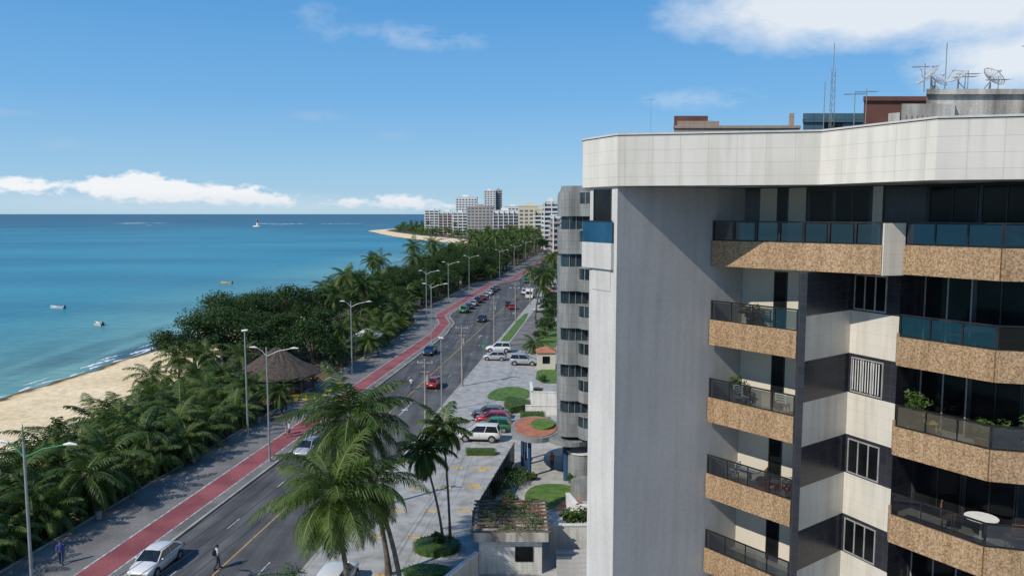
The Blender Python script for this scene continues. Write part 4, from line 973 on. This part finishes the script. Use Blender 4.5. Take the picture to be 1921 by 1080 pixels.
def carmesh(kind,body,glass,roof):
    T=TYPES[kind];n=None;vs=[]
    for y,zb,zt,hw in T['b']:
        zm=zb+(zt-zb)*.55
        half=[(hw*.86,zb),(hw*.98,zb+.10),(hw,zm),(hw*.97,zt-.10),(hw*.88,zt-.02),(hw*.45,zt+.015)]
        ring=[(x,y,z) for x,z in half]+[(-x,y,z) for x,z in half[::-1]];n=len(ring);vs+=ring
    k_=len(T['b']);fs=[(i*n+j,i*n+(j+1)%n,(i+1)*n+(j+1)%n,(i+1)*n+j) for i in range(k_-1) for j in range(n)]
    body.add(vs,fs,0,True);body.add(vs[:n],[tuple(range(n))]);body.add(vs[-n:],[tuple(range(n))[::-1]])
    yb,yf,tb,tf,z0,z1=T['g'];wb=T['b'][3][3]*.9;wt=wb*.80
    z0-=.03
    g=[(-wb,yb,z0),(wb,yb,z0),(wb,yf,z0),(-wb,yf,z0),(-wt,tb,z1-.06),(wt,tb,z1-.06),(wt,tf,z1-.06),(-wt,tf,z1-.06)]
    glass.add(g,[(0,1,5,4),(1,2,6,5),(2,3,7,6),(3,0,4,7)])
    ym=(tb+tf)/2
    rv=[];e=.03
    for y,zz,ww in ((tb-.06,z1-.06,wt*.96),(tb+.15,z1-.01,wt*1.0),(ym,z1+.01,wt*1.02),(tf-.15,z1-.01,wt),(tf+.06,z1-.06,wt*.96)):
        rv+=[(-ww-e,y,zz-.06),(-ww*.85,y,zz),(0,y,zz+.02),(ww*.85,y,zz),(ww+e,y,zz-.06)]
    roof.add(rv,[(i*5+j,i*5+j+1,(i+1)*5+j+1,(i+1)*5+j) for i in range(4) for j in range(4)],0,True)
    for sg in(-1,1):
        for a,b_ in ((( sg*wb,yb),(sg*wt,tb)),((sg*wb,yf),(sg*wt,tf)),((sg*wb,(yb+yf)/2-.05),(sg*wt,ym-.05))):
            roof.tube([(a[0]*1.01,a[1],z0),(b_[0]*1.01,b_[1],z1-.06)],.045 ,5)
def car(x,y,head,col,kind,label,detail=True,group='cars on the avenue',z=.012,name='car'):
    body=M();gl=M();rf=M();carmesh(kind,body,gl,rf);pm=paint(col,COLS[col]);T=TYPES[kind];L=T['b'][-1][0];hw=T['b'][3][3];wy=L*.62;wr=.32 if kind!='suv' else .37
    if not detail:
        n0=M();n0.v=body.v+[];n0.f=body.f+[];n0.m=body.m+[];n0.s=body.s+[]
        n0.add(gl.v,gl.f,1);n0.add(rf.v,rf.f,0,True)
        for sx_ in(-1,1):
            for sy in(-1,1): n0.tube([(sx_*(hw-.2),sy*wy,wr),(sx_*(hw+.01),sy*wy,wr)],wr,10,2,False)
            n0.box(sx_*.55-.15,L-.08,.6,sx_*.55+.15,L+.005,.72,3);n0.box(sx_*.6-.12,-L-.005,.7,sx_*.6+.12,-L+.08,.85,4)
        o=ob(n0,name,[pm,T_glass,T_tyre,T_head,T_tail]);o.location=(x,y,z);o.rotation_euler=(0,0,head);return meta(o,label,'car',group)
    r=root(name,(x,y,z),label,'car',group,head)
    body.box(-hw*.7,-L*.9,.18,hw*.7,L*.9,.3,1)
    for sx_ in(-1,1):
        for sy in(-1,1): body.tube([(sx_*(hw-.25),sy*wy,wr+.02),(sx_*(hw+.004),sy*wy,wr+.02)],wr+.06,16,1,False)
        body.box(sx_*(hw+.0)-.004,-.06,.45,sx_*(hw+.0)+.004,-.045,.95,1)
    body.box(-.5,L-.1,.36,.5,L+.012,.5,1)
    ob(body,'body',[pm,T_trim],r);ob(gl,'windows',[T_glass],r);ob(rf,'roof',[pm],r)
    for sx_ in(-1,1):
        for sy in(-1,1):
            w_=M();w_.tube([(sx_*(hw-.2),sy*wy,wr),(sx_*(hw+.012),sy*wy,wr)],wr,16,0,False);wo=ob(w_,'wheel',[T_tyre],r)
            w_=M();w_.tube([(sx_*(hw+.0),sy*wy,wr),(sx_*(hw+.022),sy*wy,wr)],wr*.62,12,0,False);q=ob(w_,'rim',[T_rim],wo)
        zz=T['b'][-2][2]-.12
        h_=M();h_.ball((sx_*T['b'][-2][3]*.82,L-.12,zz),.17,0,8,5,(1.0,.7,.5));ob(h_,'headlight',[T_head],r)
        h_=M();h_.ball((sx_*T['b'][1][3]*.88,-L+.08,T['b'][1][2]-.16),.15,0,8,5,(.9,.6,.8));ob(h_,'tail_light',[T_tail],r)
        h_=M();h_.ball((sx_*(hw+.07),T['g'][1]-.35,T['g'][4]+.05),.1,0,8,5,(1,.6,.7));ob(h_,'mirror',[pm],r)
    pl=M();pl.box(-.2,-L-.01,.62,.2,-L+.02,.74);ob(pl,'number_plate',[M_plasw],r)
    return r
HD=-.121
def rc(a,s,col,kind,label,away=True,detail=True,**k):
    x,y=P(a,s);car(x,y,HD+(0 if away else pi),col,kind,label,detail,**k)
rc(4.6,51.3,'white','sedan','white sedan parked at the kerb by the cycle path',False)
rc(5.2,76.5,'silver','hatch','silver hatchback beside the kerb in tree shade',False)
rc(11.2,107.5,'red','hatch','red hatchback driving along the avenue')
rc(5.0,132,'dark blue','sedan','dark blue sedan beside the promenade kerb',False)
rc(7.4,173,'black','sedan','black sedan driving along the avenue',False)
rc(9.9,202,'black','hatch','dark hatchback driving on the avenue',True,False)
rc(11.5,196,'red','hatch','dark red hatchback driving on the avenue',True,False)
rc(11.,232,'white','suv','white van driving on the avenue',True,False)
for i,cc_ in enumerate(('green','dark blue','silver','black','red','silver','white','black','grey')): rc(.6,188+i*7.,cc_,R.choice(('sedan','hatch','suv')),cc_+' car parked in the promenade bay',True,i<3,group='cars parked in the promenade bay')
def pc(x,y,head,col,kind,label,detail=True): car(x,y,head,col,kind,label,detail,'cars parked nose to the pavement',.128)
pc(-2.3,132,pi/2-.1,'white','suv','white estate car parked across the pavement bay')
pc(-2.8,124.5,pi/2-.12,'silver','hatch','silver hatchback parked across the pavement bay')
pc(1.9,120.5,-pi/2-.12,'silver','suv','silver people carrier parked across the pavement bay')
pc(-3.4,79.6,pi/2-.12,'white','suv','white off road car parked in the forecourt bay')
pc(-2.6,88.6,pi/2-.1,'grey','sedan','dark grey sedan parked in the forecourt bay');pc(-2.2,86.,pi/2-.1,'red','hatch','red hatchback parked between other cars');pc(-2.,83.2,pi/2-.12,'green','hatch','bright green hatchback parked beside a white car')
pc(-11.2,47.,-.1,'white','suv','white car parked below the palms')
for i in range(20):
    s=235+i*17+R.uniform(-2,2);a=R.choice((5,7.5,10.5,13,18.5,20.5));c_=R.choice(list(COLS));rc(a,s,c_,R.choice(('sedan','hatch','suv')),c_+' car on the far avenue',R.random()<.5,False,z=.13 if a>15 else .012)
for i in range(8):
    c_=R.choice(('white','silver','black','white','red'));x,y=P(19.5,190+i*6.5);car(x,y,pi/2-.1,c_,R.choice(('sedan','suv')),c_+' car parked on the side lane',False,'cars parked on the side lane',.13)
x,y=P(13.4,222);r=root('minibus',(x,y,.012),'white minibus stopped beside the far kerb','minibus',None,HD)
mb=M();pr=[(-2.9,.4),(-2.95,2.4),(-2.8,2.6),(1.9,2.6),(2.4,1.5),(2.9,1.2),(2.95,.4)]
mb.add([(-1,a,b_) for a,b_ in pr]+[(1,a,b_) for a,b_ in pr],[tuple(range(7)),tuple(range(7,14))]+[(i,(i+1)%7,7+(i+1)%7,7+i) for i in range(7)]);ob(mb,'body',[M_white],r)
mb=M();mb.box(-1.01,-2.6,1.5,-1.002,1.7,2.2);mb.box(1.002,-2.6,1.5,1.01,1.7,2.2);mb.box(-.85,-2.97,1.4,.85,-2.93,2.2);ob(mb,'windows',[T_glass],r)
for sx_ in(-1,1):
    for sy in(-1.9,1.9): mb=M();mb.tube([(sx_*.8,sy,.36),(sx_*1.02,sy,.36)],.36,12,0,False);ob(mb,'wheel',[T_tyre],r)
# ------------------------------------------------------------------ people
K_skin=nmat('skin',(.25,.14,.09),(.32,.19,.12),3,.6);K_hair=nmat('dark_hair',(.012,.01,.008),(.025,.02,.015),8,.6)
def skinmesh(name,verts,edges,rad,mats,lv=1):
    me=bpy.data.meshes.new(name);me.from_pydata(verts,edges,[]);o=link(bpy.data.objects.new(name,me))
    md=o.modifiers.new('s','SKIN');sv=me.skin_vertices[0].data
    for i,r_ in enumerate(rad): sv[i].radius=r_ if hasattr(r_,'__len__') else (r_,r_)
    sv[0].use_root=True
    sb=o.modifiers.new('u','SUBSURF');sb.levels=lv;sb.render_levels=lv
    dg=bpy.context.evaluated_depsgraph_get();m2=bpy.data.meshes.new_from_object(o.evaluated_get(dg))
    for p in m2.polygons:p.use_smooth=True
    m2.materials.clear()
    for a in mats:m2.materials.append(a)
    bpy.data.objects.remove(o);m2.name=name;return m2
def figure(stride):
    s=stride
    return dict(pel=(0,0,.95),ch=(0,.02,1.28),nk=(0,.02,1.47),hd=(0,.04,1.58),ht=(0,.05,1.70),
      hl=(-.09,0,.9),kl=(-.10,s*.5,.5),al=(-.10,s*.55 if s>0 else 0,.09),tl=(-.10,s*.55+.14,.04),
      hr=(.09,0,.9),kr=(.10,-s*.15,.5),ar=(.10,-s*.95,.12),tr=(.10,-s*.95+.14,.05),
      sl=(-.18,.01,1.42),el=(-.24,-s*.25,1.15),wl=(-.25,-s*.2+.08,.92),sr=(.18,.01,1.42),er=(.24,s*.15,1.15),wr=(.25,s*.4+.06,.93))
def bodymesh(stride):
    J=figure(stride);names=['pel','ch','nk','hd','ht','hl','kl','al','tl','hr','kr','ar','tr','sl','el','wl','sr','er','wr'];V=[J[k_] for k_ in names];ix={k_:i for i,k_ in enumerate(names)}
    E=[('pel','ch'),('ch','nk'),('nk','hd'),('hd','ht'),('pel','hl'),('hl','kl'),('kl','al'),('al','tl'),('pel','hr'),('hr','kr'),('kr','ar'),('ar','tr'),('ch','sl'),('sl','el'),('el','wl'),('ch','sr'),('sr','er'),('er','wr')]
    rd=dict(pel=(.14,.10),ch=(.15,.10),nk=(.055,.055),hd=(.085,.10),ht=(.06,.075),hl=.085,kl=.055,al=.04,tl=(.04,.03),hr=.085,kr=.055,ar=.04,tr=(.04,.03),sl=.055,el=.042,wl=.03,sr=.055,er=.042,wr=.03)
    E=[(ix[a],ix[b_]) for a,b_ in E];rad=[rd[k_] for k_ in names]
    for wn,sg in (('wl',-1),('wr',1)):
        wv=Vector(J[wn]);pm=len(V);V.append(tuple(wv+Vector((0,.02,-.07))));rad.append((.035,.018));E.append((ix[wn],pm))
        for k_,(dy,l) in enumerate(((-.03,.07),(-.01,.085),(.01,.08),(.03,.065))):
            a=len(V);V.append(tuple(wv+Vector((0,.02+dy,-.11))));rad.append(.009);E.append((pm,a))
            V.append(tuple(wv+Vector((-sg*.012,.02+dy*1.1,-.11-l*.8))));rad.append(.008);E.append((a,a+1))
        a=len(V);V.append(tuple(wv+Vector((-sg*.01,.06,-.09))));rad.append(.01);E.append((pm,a))
    return skinmesh('body',V,E,rad,[K_skin]),J
BM={s:bodymesh(s) for s in (.28,.02)}
def person(x,y,z,head,st,shirt,pants,label,back=None,short=False):
    me,J=BM[st];r=root('person',(x,y,z),label,'person',None,head);o=ob(None,'body',None,r,me=me)
    cs=nmat('shirt_cloth',shirt,tuple(min(1,c_*1.15) for c_ in shirt),6,.9);cp_=nmat('trouser_cloth',pants,tuple(min(1,c_*1.15) for c_ in pants),6,.9)
    m=M();vs=[];prof=[(.90,.165,.115),(1.05,.15,.11),(1.25,.175,.125),(1.38,.19,.12),(1.45,.12,.09),(1.49,.07,.07)];n=14
    for z_,a,b_ in prof:
        for i in range(n): t=2*pi*i/n;vs.append((a*math.cos(t),.01+b_*math.sin(t),z_))
    m.add(vs,[(j*n+i,j*n+(i+1)%n,(j+1)*n+(i+1)%n,(j+1)*n+i) for j in range(5) for i in range(n)],0,True)
    for S_,E_ in (('sl','el'),('sr','er')): m.tube([J[S_],Vector(J[S_]).lerp(Vector(J[E_]),.75)],[.068,.06],10)
    ob(m,'shirt',[cs],r)
    m=M()
    for H,K_,A_ in (('hl','kl','al'),('hr','kr','ar')):
        h_=Vector(J[H])+Vector((0,0,.08));k_=Vector(J[K_]);a=Vector(J[A_])
        m.tube([h_,h_.lerp(k_,.6),k_]+([] if short else [a]),[.11,.09,.075]+([] if short else [.06]),10)
    ob(m,'trousers',[cp_],r)
    m=M();m.ball((0,.02,1.655),.098,0,12,7,(.95,1.05,.9));ob(m,'hair',[K_hair],r)
    m=M()
    for sg in(-1,1): m.ball((sg*.033,.145,1.61),.012,0,6,4)
    m.ball((0,.155,1.575),.014,0,6,4);ob(m,'face_features',[K_skin],r)
    for t in ('tl','tr'):
        m=M();q=J[t];m.ball((q[0],q[1]-.06,q[2]+.01),.07,0,8,5,(.7,1.9,.65));ob(m,'shoe',[T_trim],r)
    if back:
        m=M();m.box(-.15,-.26,1.02,.15,-.1,1.42);m.box(-.11,-.31,1.05,.11,-.26,1.25);ob(m,'backpack',[nmat('backpack_cloth',back,tuple(c_*1.2 for c_ in back),5,.9)],r)
person(-20.0,50.1,.012,-1.0,.28,(.45,.45,.46),(.04,.045,.06),'person in grey shirt with dark backpack walking on the road',(.02,.02,.025))
person(-30.9,50.6,.12,.4,.28,(.03,.06,.25),(.03,.04,.10),'person in blue shirt walking on the promenade')
px_,py_=P(1.2,81.5);person(px_,py_,.125,2.,.28,(.5,.5,.5),(.05,.06,.12),'person in light shirt walking by the cycle path',short=True)
px_,py_=P(.5,82.3);person(px_,py_,.125,2.,.02,(.06,.08,.2),(.3,.28,.25),'person in navy shirt standing by the cycle path')
person(-13.8,103.5,.012,-.2,.28,(.5,.48,.45),(.05,.07,.15),'person in pale top crossing the avenue')
person(3.75,70.,.13,.5,.02,(.3,.08,.06),(.03,.03,.035),'person in dark red shirt standing on the forecourt')
px_,py_=P(-5.8,112);person(px_,py_,.12,1.,.28,(.6,.55,.5),(.05,.1,.2),'person in white shirt near the thatched kiosk',short=True)
px_,py_=P(-3,128);person(px_,py_,.12,3.,.28,(.6,.6,.6),(.1,.1,.12),'person in white shirt strolling on the promenade')
x,y=P(10.5,215)
r=root('motorcycle',(x,y,.012),'red motorcycle on the avenue','motorcycle',None,HD);mb=M();mb.tube([(0,-.5,.7),(0,.1,.75),(0,.5,.8)],[.14,.18,.1],8);mb.tube([(0,.5,.95),(0,.75,.3)],.03,6);mb.tube([(-.35,.45,1.),(.35,.45,1.)],.02,6);mb.tube([(0,-.1,.4),(0,.25,.4)],.17,8);ob(mb,'body',[paint('red',COLS['red'])],r)
for yy in(-.65,.72): mb=M();mb.tube([(-.05,yy,.3),(.05,yy,.3)],.3,14,0,False);ob(mb,'wheel',[T_tyre],r)
# ------------------------------------------------------------------ boats and light tower
def boat(x,y,rz,L,label,c):
    r=root('boat',(x,y,-.95),label,'boat','small boats moored off the beach',rz);m=M();n=9;vs=[]
    for i in range(n):
        t=i/(n-1);yy=(t-.5)*L;wd=.75*max(.03,math.sin(pi*min(1,.18+t*.82))**.6);sh_=.45+.35*(2*t-1)**2
        vs+=[(-wd,yy,sh_),(-wd*.75,yy,-.1),(0,yy,-.25),(wd*.75,yy,-.1),(wd,yy,sh_),(wd*.85,yy,sh_-.03),(0,yy,.12),(-wd*.85,yy,sh_-.03)]
    m.add(vs,[(i*8+j,i*8+(j+1)%8,(i+1)*8+(j+1)%8,(i+1)*8+j) for i in range(n-1) for j in range(8)]);ob(m,'hull',[c],r)
    m=M()
    for t in(-.25,.05,.3): m.box(-.6,t*L-.12,.32,.6,t*L+.12,.36)
    ob(m,'thwart',[W_wood],r);m=M();m.box(-.15,-L/2-.25,.1,.15,-L/2,.85);ob(m,'outboard_motor',[T_trim],r)
yelb=nmat('ochre_boat_paint',(.4,.3,.12),(.5,.38,.16),2,.6)
boat(-121,203,1.3,4.6,'white and blue open fishing boat at anchor',M_dish);boat(-93.5,172,1.0,3.4,'small pale open boat at anchor',M_dish);boat(-103,276,1.2,5.,'ochre open fishing boat at anchor',yelb)
boat(-800,1700,1.4,12,'distant white motor boat on the sea',M_white)
lt=root('light_tower',(-502,1520,-1),'white and red beacon tower on a reef platform','lighthouse');mb=M();mb.tube([(0,0,0),(0,0,2)],[9,8],14);ob(mb,'platform',[M_white],lt)
mb=M();mb.tube([(0,0,2),(0,0,8)],[2.2,1.9],12);mb.tube([(0,0,14),(0,0,14.4)],2.6,12);ob(mb,'tower',[M_white],lt);mb=M();mb.tube([(0,0,8),(0,0,12)],[1.9,1.6],12);mb.ball((0,0,13),1.2);ob(mb,'lantern',[paint('red',COLS['red'])],lt)
for i in range(9):
    y=R.uniform(745,820);x=interp(y,[(700,-55),(770,-66),(830,-94)])-2+R.uniform(-4,4)
    r=root('beach_umbrella',(x,y,-.2),'red beach umbrella on the distant sand','umbrella','red beach umbrellas');mb=M();mb.tube([(0,0,0),(0,0,2.2)],.05,5);ob(mb,'pole',[M_steel],r);mb=M();mb.tube([(0,0,2.),(0,0,2.6)],[1.8,.1],8);ob(mb,'canopy',[paint('red',COLS['red'])],r)
# ------------------------------------------------------------------ distant buildings
F_w=nmat('far_white_wall',(.60,.60,.60),(.68,.68,.67),.05,.8);F_b=nmat('far_beige_wall',(.55,.49,.36),(.62,.55,.41),.05,.8);F_g=nmat('far_grey_brown_wall',(.31,.29,.27),(.38,.355,.33),.05,.8);F_r=nmat('far_brown_wall',(.36,.27,.22),(.42,.32,.27),.05,.8)
F_gl=nmat('far_window',(.07,.09,.115),(.14,.17,.20),.3,.3)
def farb(x,y,wd,dp,h,m1,m2,label,style=0,fl=3.1):
    m=M();m.box(0,0,0,wd,dp,h,0);m.box(wd*.3,dp*.3,h,wd*.6,dp*.7,h+3,0);m.box(-.2,-.2,h,wd+.2,dp+.2,h+.8,0)
    nf=int(h/fl)
    for i in range(nf):
        z=i*fl+.9
        if style==0:
            k_=int(wd/3.6)
            for j in range(k_): m.box(j*wd/k_+.7,-.15,z,(j+1)*wd/k_-.7,-.02,z+1.5,1)
            k2=int(dp/4)
            for j in range(k2): m.box(-.15,j*dp/k2+.9,z,-.02,(j+1)*dp/k2-.9,z+1.5,1)
        else:
            m.box(.5,-.1,z+.3,wd-.5,-.02,z+1.9,1);m.box(0,-1.3,z-.9,wd,-.1,z+.2,2 if style==2 else 0)
            m.box(-.1,.5,z+.3,-.02,dp-.5,z+1.9,1);m.box(-1.2,0,z-.9,-.1,dp,z+.2,2 if style==2 else 0)
    if style:
        k_=max(2,int(wd/5))
        for j in range(k_+1): m.box(j*wd/k_-.35,-1.35,0,j*wd/k_+.35,-.05,h,0)
    o=ob(m,'distant_building',[m1,F_gl,m2]);o.location=(x,y,0);return meta(o,label,'building')
farb(-107,950,17,20,28,F_w,F_w,'low white apartment block on the headland',2)
farb(-86,905,21,20,26,F_w,F_r,'brown and white apartment block on the headland',2)
farb(-71.4,980,27,18,45,F_w,F_w,'tall white tower with many windows',0)
farb(-46,790,27,26,31,F_g,F_g,'wide grey brown apartment block',0)
farb(-63,830,15,20,25,F_w,F_g,'white block with balconies by the bay',1)
farb(-39,1080,16,18,56,F_w,F_w,'tall slim white tower',0);farb(-23.2,1086,9,18,57,F_g,F_w,'grey glass tower beside a white one',1)
farb(-18.5,760,25,22,27,F_w,F_g,'white and grey balconied block',2)
farb(5.6,625,20,20,30,F_b,F_b,'beige hotel block with regular windows',0)
farb(17.6,595,10,18,27,F_b,F_w,'beige and white apartment block',2)
farb(21.7,520,10,22,32,F_w,F_w,'white balconied apartment tower on the avenue',1)
farb(23,430,14,30,23,F_w,F_r,'white avenue building with balconies',2)
farb(-8.5,880,20,18,32,F_w,F_g,'white slab block behind others',0)
farb(21,760,26,18,29,F_w,F_r,'white block behind the hotel',0)
for i in range(5): farb(20+i*3,130+i*55,30,30,20+R.uniform(0,6),R.choice((F_w,F_b,F_g)),F_w,'avenue apartment block with balconies',1)
print('OBJ',len(bpy.data.objects))
